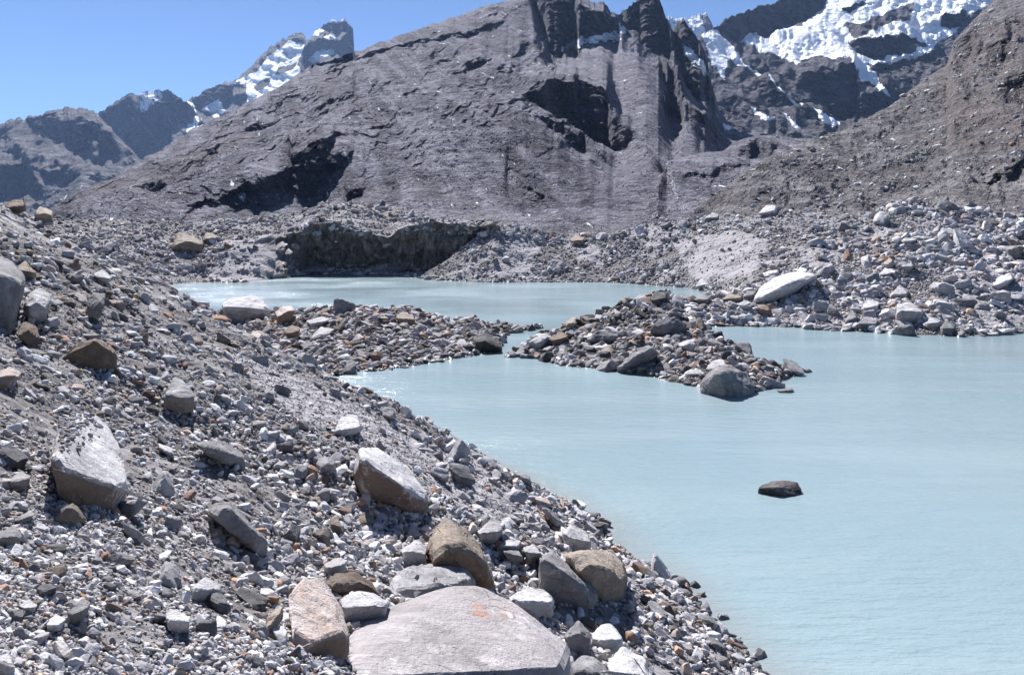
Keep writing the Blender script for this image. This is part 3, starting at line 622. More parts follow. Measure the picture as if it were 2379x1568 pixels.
# ---- boulders whose outline the photograph shows
def layer_depth(key, px, py):
    best = None
    for k in key.split('+'):
        P = LAYERS[k]; x, y = proj(P)
        d = (x - px) ** 2 + (y - py) ** 2
        d = np.where(P[..., 1] < 2.5, 1e9, d)
        m = d.min(); c = d < max(m * 1.5, 25)
        Yv = P[..., 1][c].min()
        if best is None or m < best[0] - 40 : best = (m, Yv)
    return best[1]
HERO = []
def hull_planes(pts):
    bm = bmesh.new()
    for p in pts: bm.verts.new(p)
    bmesh.ops.convex_hull(bm, input=bm.verts[:], use_existing_faces=False)
    c = np.mean(pts, 0); N, d = [], []
    for f in bm.faces:
        n = np.array(f.normal); q = np.array(f.verts[0].co)
        if f.calc_area() < 1e-9 or not np.isfinite(n).all(): continue
        k = float(n @ (q - c))
        if k < 0: n, k = -n, -k
        N.append(n); d.append(max(k, 1e-3))
    bm.free()
    return c, np.array(N), np.array(d)
def vertex_normals(V, T):
    fn = np.cross(V[T[:, 1]] - V[T[:, 0]], V[T[:, 2]] - V[T[:, 0]])
    n = np.stack([sum(np.bincount(T[:, j], fn[:, k], len(V)) for j in range(3)) for k in range(3)], 1)
    return n / (np.linalg.norm(n, axis=1, keepdims=True) + 1e-12)
def rock_mesh(pts, chips, sd, m, res):
    """a broken block: hull of the given points, corners knocked off by planes, edges chipped, then finely divided"""
    r = np.random.default_rng(sd); c = pts.mean(0); P = pts - c
    bm = bmesh.new()
    def hull(L):
        bm.clear()
        for p in L: bm.verts.new(p)
        o = bmesh.ops.convex_hull(bm, input=bm.verts[:])
        junk = [v for v in bm.verts if not v.link_faces]
        if junk: bmesh.ops.delete(bm, geom=junk, context='VERTS')
    hull(P)
    for _ in range(chips):
        n = r.normal(size=3); n /= np.linalg.norm(n)
        co = np.array([v.co[:] for v in bm.verts]); h = (co @ n).max() * r.uniform(.80, .97)
        bmesh.ops.bisect_plane(bm, geom=bm.verts[:] + bm.edges[:] + bm.faces[:], plane_co=Vector(n * h), plane_no=Vector(n), clear_outer=True)
        hull([v.co[:] for v in bm.verts])
    bmesh.ops.remove_doubles(bm, verts=bm.verts[:], dist=m * .02)
    bmesh.ops.dissolve_limit(bm, angle_limit=.12, verts=bm.verts[:], edges=bm.edges[:])
    bmesh.ops.bevel(bm, geom=bm.edges[:], offset=m * .035, segments=1, affect='EDGES', profile=.5)
    bmesh.ops.triangulate(bm, faces=bm.faces[:])
    for _ in range(7):
        L = [e for e in bm.edges if e.calc_length() > m * 1.5 / res]
        if not L: break
        bmesh.ops.subdivide_edges(bm, edges=L, cuts=1, use_grid_fill=False)
        bmesh.ops.triangulate(bm, faces=bm.faces[:])
    bmesh.ops.recalc_face_normals(bm, faces=bm.faces[:])
    bm.verts.ensure_lookup_table(); bm.verts.index_update()
    V = np.array([v.co[:] for v in bm.verts]); T = np.array([[v.index for v in f.verts] for f in bm.faces]); bm.free()
    if (np.cross(V[T[:, 0]], V[T[:, 1]]) * V[T[:, 2]]).sum() < 0: T = T[:, ::-1].copy()
    return V, T, c
def boulder(key, outline, ridge, mat, label, cat='boulder', thick=.8, rough=.065, stain=0.0, Y=None, sub=4, lean=1.7, sharp=80, chips=6, ro=.22, down=.22, name='boulder', group=None, spots=()):
    """an angular block: outline as seen, the ridge where its top breaks over into its near face, depth from its own width"""
    o = np.array(outline, float); w = np.ptp(o[:, 0]); h = np.ptp(o[:, 1])
    pb = o[:, 1].max(); pc = o[:, 0].mean()
    if Y is None: Y = layer_depth(key, pc, pb - .08 * h)
    yaw = 0.0
    if key == 'slope' and w > 40:
        yl, yr = layer_depth(key, pc - .35 * w, pb - .12 * h), layer_depth(key, pc + .35 * w, pb - .12 * h)
        yaw = max(-.35, min(.35, (yr - yl) / Y)) * Y / (.7 * w) * .5
    if key == 'slope' and w > 40: Y *= .98
    if sub == 4 and w < 34: sub = 3
    elif sub == 4 and w > 56: sub = 5
    S = Y / F; t = thick * min(w, 1.6 * h) * S
    top = o[:, 1].min()
    pts = []
    for x, y in o:
        k = (pb - y) / max(h, 1e-6)                      # 0 at the foot, 1 at the top
        yy = Y + yaw * (x - pc) + t * (-.05 + lean * 1.1 * k)
        pts.append(at(x, y, yy))
        pts.append(at(pc + (x - pc) * .86, pb + (y - pb) * .80, yy + t * (.75 - .25 * k)))
    for x, y in ridge: pts.append(at(x, y, Y + yaw * (x - pc) - t * ro))
    ft = at(pc, pb, Y)
    for x, y in o:
        if (pb - y) < .35 * h: pts.append(at(x, y, Y + yaw * (x - pc) + t * .2) - np.array([0, 0, down * h * S]))
    pts = np.array(pts); ext = np.ptp(pts, axis=0) / 2; m = ext.mean(); sd = len(HERO) * 13 + 5
    V, T, c = rock_mesh(pts, chips, sd, m, {3: 5, 4: 10, 5: 17}[sub])
    q = V / m
    nr_ = vertex_normals(V, T)
    f1 = fbm(q[:, 0] * 1.5, q[:, 1] * 1.5, q[:, 2] * 1.5 + sd, 5, sd, .58)
    lay = fbm(q[:, 0] * .9 + q[:, 2] * 3, q[:, 1] * .9, q[:, 2] * 6 + sd, 4, sd + 7, .6, True)
    stp = np.round(fbm(q[:, 0] * 2.1, q[:, 1] * 2.1, q[:, 2] * 2.1 + sd, 3, sd + 9) * 9) / 9
    nn = f1 * rough * 1.3 + rough * .5 * lay + stp * rough * 1.1
    V = V + nr_ * (nn * m)[:, None]
    base = np.array([c[0], c[1], c[2] - ext[2] * .8])
    V = V + (c - base)
    # broken near face below the ridge: rusty stain, its shade put into the colour too
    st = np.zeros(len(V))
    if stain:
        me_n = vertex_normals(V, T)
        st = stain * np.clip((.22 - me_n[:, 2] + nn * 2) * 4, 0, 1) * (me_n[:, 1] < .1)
    for sx, sy, sr, sa in spots:
        qx, qy = proj(V + base); dd = np.hypot((qx - sx) / 1.3, qy - sy) + 2 * sr * 2 * fbm(V[:, 0] * 9, V[:, 1] * 9, V[:, 2] * 9, 4, 61)
        st = np.maximum(st, sa * np.clip(1.6 - dd / sr, 0, 1))
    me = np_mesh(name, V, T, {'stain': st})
    ob = link(name, me, BM[mat]); ob.location = base
    ob['label'] = label; ob['category'] = cat
    ob['group'] = group or {'slope': 'boulders on the near gravel slope', 'slope+far_left': 'boulders on the near gravel slope', 'spit': 'boulders on the left spit', 'islet': 'boulders on and around the islet', 'right': 'boulders on the right moraine', 'middle': 'boulders on the middle moraine', 'far_left': 'boulders on the far shore'}[key]
    HERO.append((ob, pc, (pb + top) / 2, w, h, Y))
    return ob

B = boulder
# on the gravel slope, from the near left outwards
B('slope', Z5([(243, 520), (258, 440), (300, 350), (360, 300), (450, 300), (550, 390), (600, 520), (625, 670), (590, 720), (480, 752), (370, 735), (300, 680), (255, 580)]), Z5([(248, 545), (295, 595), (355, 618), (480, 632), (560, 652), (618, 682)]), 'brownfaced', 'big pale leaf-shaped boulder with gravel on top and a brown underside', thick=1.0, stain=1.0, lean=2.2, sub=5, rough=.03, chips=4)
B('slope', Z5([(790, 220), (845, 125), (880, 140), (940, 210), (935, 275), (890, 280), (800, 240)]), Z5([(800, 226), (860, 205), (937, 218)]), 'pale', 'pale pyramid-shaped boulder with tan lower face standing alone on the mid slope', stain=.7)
B('slope', Z3([(280, 805), (360, 735), (440, 700), (520, 735), (547, 790), (530, 822), (400, 830), (330, 825)]), Z3([(372, 750), (440, 712), (520, 745)]), 'brown', 'dark olive brown wedge boulder with a broad shaded face on upper left slope', thick=.9, stain=0, lean=.2)
B('slope', Z5([(760, 440), (835, 470), (842, 515), (780, 482)]), Z5([(775, 470), (838, 500)]), 'pale', 'small flat pale rock right of the leaf-shaped boulder', cat='rock', thick=.9)
B('slope', Z5([(930, 440), (1060, 432), (1180, 490), (1182, 550), (1060, 512)]), Z5([(960, 455), (1070, 480), (1180, 520)]), 'grey', 'long low grey slab lying across the middle of the slope', thick=.8)
B('slope', Z5([(1000, 782), (1040, 745), (1110, 720), (1200, 830), (1300, 935), (1275, 962), (1150, 865), (1050, 800)]), Z5([(1030, 780), (1110, 770), (1200, 865), (1280, 945)]), 'grey', 'long tilted grey plank-like slab pointing down to the right', thick=.7)
B('slope', Z5([(925, 1140), (1000, 1090), (1075, 1120), (1062, 1180), (1000, 1212), (935, 1180)]), Z5([(935, 1150), (1000, 1180), (1065, 1150)]), 'white', 'white-topped rock right of a small white-capped rock on lower left slope', cat='rock', thick=.9)
B('slope', Z5([(800, 1270), (855, 1248), (920, 1290), (912, 1342), (820, 1345)]), Z5([(805, 1300), (860, 1310), (915, 1305)]), 'white', 'white-capped rock perched over a dark shadow near the bottom left', cat='rock', thick=.9)
B('slope', Z5([(222, 1312), (270, 1268), (322, 1292), (292, 1342), (230, 1342)]), Z5([(228, 1325), (292, 1325)]), 'white', 'squat white rock near bottom left corner beside a brownish one', cat='rock', thick=1.0)
B('slope', Z5([(90, 1232), (140, 1198), (182, 1230), (152, 1262)]), Z5([(110, 1242), (170, 1240)]), 'pale', 'small pale rock, leftmost of the light rocks near bottom left', cat='rock')
B('slope', Z5([(325, 1262), (400, 1198), (442, 1212), (420, 1272), (350, 1312)]), Z5([(350, 1275), (425, 1240)]), 'grey', 'grey rock leaning beside the squat white rock at lower left', cat='rock')
B('slope', Z5([(48, 622), (95, 582), (152, 605), (120, 662), (60, 657)]), Z5([(55, 635), (110, 632), (148, 612)]), 'pale', 'block with a bright top left of the leaf-shaped boulder', cat='rock', thick=.9)
B('slope', Z5([(-40, 895), (70, 838), (107, 890), (90, 917), (0, 940), (-40, 940)]), Z5([(0, 905), (95, 895)]), 'grey', 'flat grey rock cut by the left edge below the leaf-shaped boulder', thick=.8)
B('slope', Z5([(70, 812), (150, 768), (172, 790), (110, 832)]), Z5([(85, 820), (165, 795)]), 'grey', 'flat grey flake just above the rock cut by the left edge', cat='rock', thick=.7)
B('slope', Z5([(-30, 1482), (40, 1458), (72, 1530), (20, 1560), (-30, 1545)]), Z5([(0, 1500), (60, 1520)]), 'pale', 'bluish pale rock in the bottom left corner', cat='rock')
# the pile at the bottom of the picture
B('slope', Z6([(320, 1700), (335, 1420), (380, 1340), (450, 1268), (640, 1208), (860, 1128), (1000, 1128), (1150, 1200), (1290, 1300), (1320, 1372), (1442, 1422), (1440, 1530), (1380, 1700)]), Z6([(345, 1600), (700, 1660), (1080, 1640), (1400, 1540)]), 'slab', 'huge pinkish white slab at the bottom, with an orange stain', thick=.9, sub=5, rough=.014, lean=1.25, chips=2, sharp=120, spots=((1114, 1421, 8, .75), (1172, 1424, 10, .3)))
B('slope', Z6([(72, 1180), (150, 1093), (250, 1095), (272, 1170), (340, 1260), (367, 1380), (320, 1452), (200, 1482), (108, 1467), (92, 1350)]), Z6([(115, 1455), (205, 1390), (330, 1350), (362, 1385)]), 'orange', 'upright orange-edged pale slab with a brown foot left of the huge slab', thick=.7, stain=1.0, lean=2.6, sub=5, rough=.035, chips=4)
B('slope', Z5([(1285, 1350), (1290, 1290), (1362, 1220), (1372, 1280), (1310, 1362)]), Z5([(1295, 1345), (1350, 1270)]), 'tan', 'rusty tan flake leaning against the orange-edged slab', cat='rock', thick=.9)
B('slope', Z6([(558, 1140), (590, 1078), (720, 1030), (850, 1008), (935, 1040), (985, 1110), (960, 1160), (860, 1190), (640, 1240), (575, 1255)]), Z6([(590, 1190), (740, 1140), (950, 1120)]), 'pale', 'creased pale boulder rising right behind the huge slab', thick=.8, rough=.07)
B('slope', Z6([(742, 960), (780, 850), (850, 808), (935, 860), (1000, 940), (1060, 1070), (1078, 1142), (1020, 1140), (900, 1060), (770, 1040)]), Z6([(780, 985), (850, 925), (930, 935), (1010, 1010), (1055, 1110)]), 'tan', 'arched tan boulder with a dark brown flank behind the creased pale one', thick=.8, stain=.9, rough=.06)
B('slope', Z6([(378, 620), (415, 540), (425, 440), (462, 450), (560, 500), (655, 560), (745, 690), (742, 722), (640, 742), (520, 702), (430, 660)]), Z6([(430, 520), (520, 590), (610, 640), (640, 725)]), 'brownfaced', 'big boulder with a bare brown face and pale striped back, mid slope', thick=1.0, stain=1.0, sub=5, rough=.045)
B('slope', Z6([(1278, 1060), (1288, 1000), (1360, 968), (1440, 1020), (1500, 1080), (1562, 1130), (1572, 1192), (1500, 1212), (1400, 1182), (1290, 1142)]), Z6([(1300, 1010), (1400, 1060), (1490, 1130), (1510, 1190)]), 'grey', 'speckled grey boulder beside the tan one near the shore', thick=.9, rough=.05)
B('slope', Z6([(1400, 990), (1500, 950), (1630, 943), (1692, 1020), (1715, 1100), (1690, 1172), (1600, 1202), (1540, 1140), (1450, 1060)]), Z6([(1440, 1000), (1560, 1050), (1640, 1060), (1690, 1110)]), 'tan', 'tan brown boulder close to the water behind the speckled grey one', thick=.9, rough=.055)
B('slope', Z6([(1398, 870), (1450, 838), (1522, 880), (1542, 932), (1490, 952), (1420, 922)]), Z6([(1410, 895), (1470, 910), (1535, 925)]), 'pale', 'pale lumpy block at the waterline above the tan boulder')
B('slope', Z6([(1138, 1192), (1220, 1150), (1320, 1153), (1362, 1200), (1350, 1262), (1250, 1277), (1170, 1242)]), Z6([(1150, 1205), (1240, 1235), (1350, 1215)]), 'white', 'flat-topped white block between the huge slab and the speckled boulder', thick=1.0)
B('slope', Z6([(1408, 1380), (1480, 1298), (1542, 1360), (1532, 1442), (1460, 1462)]), Z6([(1425, 1385), (1490, 1360), (1535, 1400)]), 'grey', 'grey angular rock against the right end of the huge slab', thick=.9)
B('slope', Z6([(1540, 1362), (1620, 1308), (1692, 1380), (1692, 1432), (1570, 1442)]), Z6([(1545, 1400), (1620, 1412), (1690, 1395)]), 'white', 'rounded white rock to the right of the grey angular rock', thick=.9)
B('slope', Z7([(105, 1510), (180, 1428), (280, 1480), (335, 1568), (330, 1620), (130, 1620)]), Z7([(125, 1560), (220, 1560), (320, 1580)]), 'white', 'white boulder cut by the bottom edge right of the huge slab', thick=.9)
B('slope', Z6([(1448, 1515), (1500, 1458), (1562, 1480), (1645, 1570), (1640, 1620), (1450, 1620)]), Z6([(1460, 1560), (1540, 1540), (1630, 1590)]), 'grey', 'grey boulder cut by the bottom edge against the huge slab', thick=.8)
B('slope', Z6([(988, 872), (1050, 818), (1102, 830), (1112, 880), (1080, 917), (1010, 902)]), Z6([(1000, 885), (1060, 880), (1108, 870)]), 'pale', 'pale block to the upper right of the arched tan boulder')
B('slope', Z6([(1088, 932), (1150, 898), (1202, 920), (1182, 962), (1100, 952)]), Z6([(1100, 940), (1180, 945)]), 'pale', 'flat pale rock, upper of two stacked right of the arched boulder', cat='rock')
B('slope', Z6([(1108, 962), (1182, 950), (1212, 1000), (1150, 1022)]), Z6([(1120, 975), (1200, 990)]), 'grey', 'grey rock, lower of two stacked right of the arched boulder', cat='rock')
B('slope', Z6([(1208, 952), (1270, 933), (1302, 980), (1240, 1007)]), Z6([(1220, 970), (1295, 980)]), 'pale', 'pale rock just left of the speckled grey boulder top', cat='rock')
B('slope', Z6([(615, 965), (700, 908), (742, 950), (742, 1012), (650, 1032)]), Z6([(630, 975), (690, 970), (735, 985)]), 'pale', 'pale block to the left of the arched tan boulder')
B('slope', Z6([(325, 1205), (400, 1158), (482, 1170), (562, 1210), (540, 1262), (450, 1300), (350, 1300)]), Z6([(335, 1240), (440, 1240), (545, 1230)]), 'pale', 'rounded pale rock wedged between the orange-edged slab and the huge slab')
B('slope', Z6([(258, 1132), (300, 1078), (400, 1068), (482, 1120), (512, 1182), (420, 1180), (330, 1170)]), Z6([(270, 1125), (390, 1110), (480, 1150)]), 'brown', 'brown-faced rock behind the rounded pale rock of the bottom pile', rough=.06)
B('slope', Z6([(248, 1032), (310, 998), (362, 1010), (342, 1062), (260, 1077)]), Z6([(255, 1050), (340, 1035)]), 'white', 'bluish white rock above the orange-edged slab', cat='rock')
B('slope', Z6([(268, 812), (310, 788), (342, 880), (300, 885)]), Z6([(275, 830), (325, 850)]), 'tan', 'tan upright rock on the gravel above the bottom pile', cat='rock')
B('slope', Z6([(1262, 700), (1330, 713), (1348, 745), (1290, 742)]), Z6([(1275, 718), (1340, 738)]), 'orange', 'small flat orange rock close to the shore', cat='rock')
B('slope', Z6([(1298, 757), (1350, 768), (1412, 840), (1370, 845)]), Z6([(1315, 765), (1385, 838)]), 'grey', 'narrow grey slab below the small orange rock', cat='rock')
B('slope', Z6([(1528, 852), (1580, 818), (1615, 840), (1560, 865)]), Z6([(1540, 855), (1600, 842)]), 'dark', 'thin dark flake at the tip of the gravel point in the water', cat='rock', Y=27.0, thick=.9)
B('slope', Z6([(1168, 582), (1240, 598), (1250, 642), (1200, 642)]), Z6([(1180, 600), (1245, 625)]), 'grey', 'dark-sided rock on the edge of the bank over the lake', cat='rock')
B('slope', Z6([(298, 385), (330, 318), (405, 308), (432, 370), (350, 397)]), Z6([(305, 385), (360, 380), (425, 365)]), 'white', 'white triangular slab with dark lines, above the brown-faced boulder', thick=.8)
# upper left
B('slope', Z3([(-160, 360), (-60, 300), (0, 322), (60, 350), (112, 400), (122, 440), (70, 560), (30, 655), (-100, 680), (-160, 600)]), Z3([(-40, 400), (40, 410), (95, 450), (60, 560)]), 'grey', 'big smooth grey boulder cut by the left edge', thick=.9, sub=5, rough=.03)
B('slope', Z3([(108, 580), (130, 490), (180, 463), (242, 500), (212, 592), (160, 602)]), Z3([(120, 570), (170, 530), (215, 560)]), 'pale', 'pale pointed boulder right beside the big smooth grey one', thick=.8)
B('slope', Z3([(72, 682), (110, 618), (172, 650), (192, 712), (150, 727)]), Z3([(85, 690), (130, 660), (175, 700)]), 'brown', 'brown rock in the shade below the pale pointed boulder', thick=.8)
B('slope', Z3([(403, 545), (430, 488), (492, 493), (482, 562), (440, 617), (412, 590)]), Z3([(430, 570), (465, 530), (478, 550)]), 'grey', 'upright grey boulder with a pale left edge on the upper slope', thick=.7)
B('slope', Z3([(68, 372), (110, 338), (167, 390), (150, 412)]), Z3([(85, 385), (150, 395)]), 'tan', 'tan rock above the big smooth grey boulder', cat='rock')
B('slope', Z3([(433, 402), (480, 383), (524, 420), (500, 442)]), Z3([(445, 415), (510, 425)]), 'white', 'white rock high on the slope above the upright grey boulder', cat='rock')
B('slope+far_left', Z3([(23, 92), (60, 58), (115, 63), (122, 100), (60, 117)]), Z3([(35, 95), (80, 90), (115, 85)]), 'brown', 'brown boulder on the skyline at top of left slope', thick=1.0)
B('slope+far_left', Z3([(153, 122), (185, 90), (240, 110), (247, 160), (200, 167)]), Z3([(165, 125), (205, 120), (240, 130)]), 'tan', 'tan boulder below and right of the skyline boulder', thick=1.0)
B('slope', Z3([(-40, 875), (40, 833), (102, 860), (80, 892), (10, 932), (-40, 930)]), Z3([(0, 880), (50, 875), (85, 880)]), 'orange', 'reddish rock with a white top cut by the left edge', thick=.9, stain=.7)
# far shore by the ice cliff
B('far_left', Z3([(798, 272), (830, 208), (900, 230), (947, 255), (932, 292), (880, 302)]), Z3([(810, 270), (860, 250), (940, 265)]), 'tan', 'beige boulder on the far left shore over a dark hollow', thick=.9)
B('far_left', Z3([(938, 242), (960, 208), (1012, 225), (1002, 252)]), Z3([(950, 240), (1000, 235)]), 'tan', 'smaller beige boulder right of the beige one on far left shore', thick=.9)
B('far_left', Z3([(1390, 385), (1420, 350), (1490, 335), (1530, 370), (1500, 400), (1420, 402)]), Z3([(1400, 385), (1460, 375), (1520, 385)]), 'grey', 'grey boulder at the foot of the ice cliff, left one', thick=.9)
B('far_left', Z3([(1795, 375), (1820, 352), (1860, 355), (1888, 380), (1830, 388)]), Z3([(1805, 375), (1870, 375)]), 'grey', 'low grey boulder at the foot of the ice cliff, right one', thick=.9)
# the left spit
B('spit', Z3([(1030, 542), (1078, 513), (1180, 503), (1232, 525), (1252, 560), (1262, 602), (1200, 622), (1092, 632), (1050, 612)]), Z3([(1036, 556), (1072, 568), (1150, 560), (1235, 570)]), 'white', 'big white-topped boulder with a grey side on the left spit', thick=.9, sub=5, rough=.04, lean=.4, chips=4, ro=.34)
B('spit', Z3([(1278, 582), (1310, 555), (1360, 548), (1374, 570), (1340, 622), (1290, 642)]), Z3([(1290, 600), (1340, 575), (1365, 575)]), 'orange', 'rusty wedge boulder to the right of the white-topped one', thick=.9, stain=.9)
B('spit', Z3([(1422, 622), (1500, 598), (1532, 615), (1460, 652)]), Z3([(1440, 635), (1520, 622)]), 'pale', 'flat pale rock lying on the crest of the left spit', cat='rock')
B('spit', Z3([(1448, 692), (1490, 648), (1552, 660), (1500, 712)]), Z3([(1465, 695), (1540, 670)]), 'pale', 'pale bluish block in the middle of the left spit')
B('spit', Z3([(1108, 772), (1150, 740), (1242, 743), (1244, 790), (1170, 807)]), Z3([(1125, 775), (1190, 770), (1240, 770)]), 'dark', 'black rock at the landward foot of the left spit', thick=.9)
B('spit', Z3([(1838, 602), (1870, 578), (1922, 600), (1932, 637), (1870, 637)]), Z3([(1850, 610), (1925, 615)]), 'tan', 'tan block, right one of two on the crest of the left spit')
B('spit', Z3([(1748, 602), (1780, 583), (1812, 610), (1780, 627)]), Z3([(1760, 608), (1805, 612)]), 'tan', 'small tan block, left one of two on the crest of the left spit', cat='rock')
B('spit', Z3([(2198, 700), (2255, 676), (2322, 720), (2332, 760), (2235, 767), (2202, 742)]), Z3([(2215, 720), (2270, 715), (2325, 735)]), 'dark', 'dark boulder at the water end of the left spit', thick=.9)
B('spit', Z3([(1145, 700), (1180, 668), (1215, 680), (1210, 730), (1160, 735)]), Z3([(1155, 705), (1205, 700)]), 'orange', 'pale rock with a red-brown side below the white-topped boulder', cat='rock', stain=1.)
B('spit', Z3([(1320, 670), (1350, 640), (1395, 650), (1385, 700), (1335, 712)]), Z3([(1330, 680), (1385, 670)]), 'brown', 'brown block below the rusty wedge on the left spit', cat='rock')
# the islet
B('islet', Z4([(878, 907), (905, 870), (950, 828), (1010, 828), (1092, 860), (1132, 930), (1127, 972), (990, 978), (890, 938)]), Z4([(965, 850), (975, 900), (982, 972)]), 'grey', 'large faceted grey boulder standing in the water at the islet tip', thick=.9, sub=5, rough=.07, lean=.8, sharp=120, Y=49.5, ro=.3, down=1.0, chips=8)
B('islet', Z4([(903, 842), (940, 798), (982, 798), (1002, 830), (930, 872)]), Z4([(915, 845), (990, 825)]), 'pale', 'pale rock right behind the large faceted boulder')
B('islet', Z4([(488, 840), (560, 770), (640, 728), (682, 770), (602, 812), (530, 858)]), Z4([(510, 835), (590, 775), (650, 750)]), 'grey', 'tilted slab with a pale left edge and black underside on the islet', thick=.8, lean=.2)
B('islet', Z4([(638, 662), (680, 618), (762, 603), (812, 640), (802, 662), (700, 692)]), Z4([(700, 640), (705, 685), (780, 650)]), 'grey', 'square grey block on the crest of the islet', thick=.8, lean=.2)
B('islet', Z4([(798, 862), (850, 833), (884, 860), (872, 892), (810, 882)]), Z4([(805, 868), (875, 868)]), 'pale', 'rounded pale rock at the waterline left of the faceted boulder')
B('islet', Z4([(683, 886), (740, 848), (765, 852), (748, 890)]), Z4([(695, 883), (755, 865)]), 'pale', 'flat pale rock at the front waterline of the islet', cat='rock')
B('islet', Z4([(348, 705), (400, 663), (492, 680), (502, 712), (370, 732)]), Z4([(360, 710), (490, 700)]), 'grey', 'broad flat grey rock on the left part of the islet', lean=.3)
B('islet', Z4([(168, 702), (230, 668), (262, 690), (202, 742)]), Z4([(185, 712), (255, 695)]), 'brown', 'rusty brown rock on the left end of the islet')
B('islet', Z4([(378, 742), (430, 718), (464, 745), (400, 762)]), Z4([(390, 745), (455, 745)]), 'white', 'white rock below the broad flat grey rock of the islet', cat='rock')
B('islet', Z4([(2, 782), (50, 733), (64, 770), (30, 792)]), Z4([(15, 782), (58, 765)]), 'grey', 'pointed grey rock at the left tip of the islet', cat='rock')
B('islet', Z4([(578, 832), (620, 813), (634, 840), (600, 862)]), Z4([(585, 838), (630, 838)]), 'grey', 'grey rock right of the tilted slab on the islet', cat='rock')
B('islet', Z4([(1228, 941), (1298, 929), (1310, 945), (1270, 958)]), Z4([(1240, 945), (1300, 943)]), 'grey', 'thin flake lying in the water right of the faceted boulder', cat='rock', Y=50.35, lean=1., ro=0., down=2.5)
B('islet', Z7([(818, 664), (870, 648), (905, 630), (985, 626), (1028, 636), (1050, 672), (1042, 708), (975, 720), (890, 694)]), Z7([(930, 660), (960, 672), (972, 710)]), 'dark', 'lone dark rock breaking the surface of the open lake', thick=.8, Y=30.4, lean=.8, rough=.05, ro=-.05, down=1.2, chips=6)
B('islet', Z4([(640, 520), (665, 482), (715, 490), (730, 530), (690, 552)]), Z4([(650, 525), (715, 515)]), 'dark', 'dark block on the highest point of the islet ridge')
# the right-hand moraine
B('right', Z4([(1122, 522), (1150, 470), (1210, 420), (1300, 393), (1402, 400), (1422, 415), (1350, 455), (1262, 500), (1200, 535)]), Z4([(1135, 522), (1210, 500), (1300, 440), (1400, 415)]), 'white', 'huge smooth whitish whaleback boulder on the right moraine', thick=1.0, sub=5, rough=.03, lean=.8)
B('right', Z4([(1783, 612), (1790, 540), (1850, 533), (1912, 570), (1892, 612), (1840, 632)]), Z4([(1790, 575), (1840, 590), (1905, 580)]), 'pale', 'pale squared block near the foot of the right moraine', thick=.9)
B('right', Z4([(1618, 562), (1650, 523), (1712, 530), (1692, 572), (1640, 592)]), Z4([(1630, 565), (1700, 550)]), 'pale', 'pale rock above the shore, left of the squared block')
B('right', Z4([(1598, 632), (1650, 598), (1702, 620), (1682, 662), (1620, 662)]), Z4([(1610, 635), (1690, 635)]), 'grey', 'grey boulder at the waterline of the right moraine')
B('right', Z4([(1898, 632), (1940, 598), (1992, 615), (1992, 662), (1940, 652)]), Z4([(1910, 635), (1985, 630)]), 'pale', 'pale boulder to the right of the squared block')
B('right', Z4([(1988, 652), (2020, 613), (2062, 640), (2062, 692), (2000, 687)]), Z4([(2000, 655), (2055, 655)]), 'grey', 'grey rock at the shore, second right of the squared block')
B('right', Z4([(2155, 685), (2200, 658), (2262, 665), (2264, 697)]), Z4([(2170, 685), (2255, 682)]), 'pale', 'flat pale rock at the waterline near the right edge', cat='rock')
B('middle', Z4([(1145, 122), (1180, 83), (1227, 85), (1229, 110), (1190, 124)]), Z4([(1155, 120), (1220, 108)]), 'white', 'white pointed boulder on the skyline of the middle moraine')
B('middle', Z4([(896, 142), (930, 118), (962, 125), (957, 147)]), Z4([(905, 142), (955, 138)]), 'white', 'white flat boulder on the middle moraine crest, left of the pointed one')
B('middle', Z4([(852, 462), (880, 418), (917, 425), (919, 462)]), Z4([(860, 460), (912, 450)]), 'white', 'white rock at the far lake shore near the whaleback')
B('right', Z4([(976, 524), (1020, 483), (1072, 500), (1064, 525)]), Z4([(990, 520), (1065, 512)]), 'tan', 'tan block at the left foot of the whaleback boulder')
B('right', Z4([(1074, 502), (1100, 468), (1137, 480), (1112, 517)]), Z4([(1082, 505), (1125, 495)]), 'grey', 'rounded grey block touching the lower left of the whaleback')
B('right', Z4([(1046, 544), (1090, 523), (1124, 545), (1094, 574)]), Z4([(1060, 548), (1115, 552)]), 'pale', 'pale rock just below the left end of the whaleback', cat='rock')
B('right', Z4([(1126, 552), (1180, 538), (1214, 590), (1150, 604)]), Z4([(1140, 565), (1200, 575)]), 'brown', 'dark brown rock below the whaleback boulder')
B('right', Z4([(846, 522), (880, 493), (924, 510), (904, 544)]), Z4([(858, 525), (910, 520)]), 'grey', 'grey rock on the neck between islet and right moraine', cat='rock')
B('right', Z4([(2215, 462), (2270, 408), (2312, 388), (2334, 430), (2262, 474)]), Z4([(2235, 462), (2325, 425)]), 'white', 'long white boulder high up near the right edge')
B('right', Z4([(1296, 562), (1340, 538), (1374, 570), (1320, 588)]), Z4([(1310, 568), (1365, 568)]), 'white', 'white rock to the right of the dark brown rock', cat='rock')
B('right', Z4([(1696, 412), (1740, 368), (1792, 380), (1770, 414)]), Z4([(1710, 408), (1780, 395)]), 'white', 'white angular rock in the middle of the right moraine')
B('right', Z4([(1806, 362), (1850, 338), (1874, 370), (1834, 388)]), Z4([(1818, 368), (1865, 368)]), 'white', 'white rock, middle one of three in a column on the right moraine', cat='rock')
B('right', Z4([(1806, 250), (1850, 218), (1884, 240), (1844, 272)]), Z4([(1820, 252), (1875, 248)]), 'white', 'white rock, topmost of three in a column on the right moraine', cat='rock')
B('right', Z4([(1756, 502), (1800, 453), (1844, 480), (1834, 522)]), Z4([(1770, 500), (1835, 495)]), 'pale', 'pale pointed rock directly above the squared block', cat='rock')
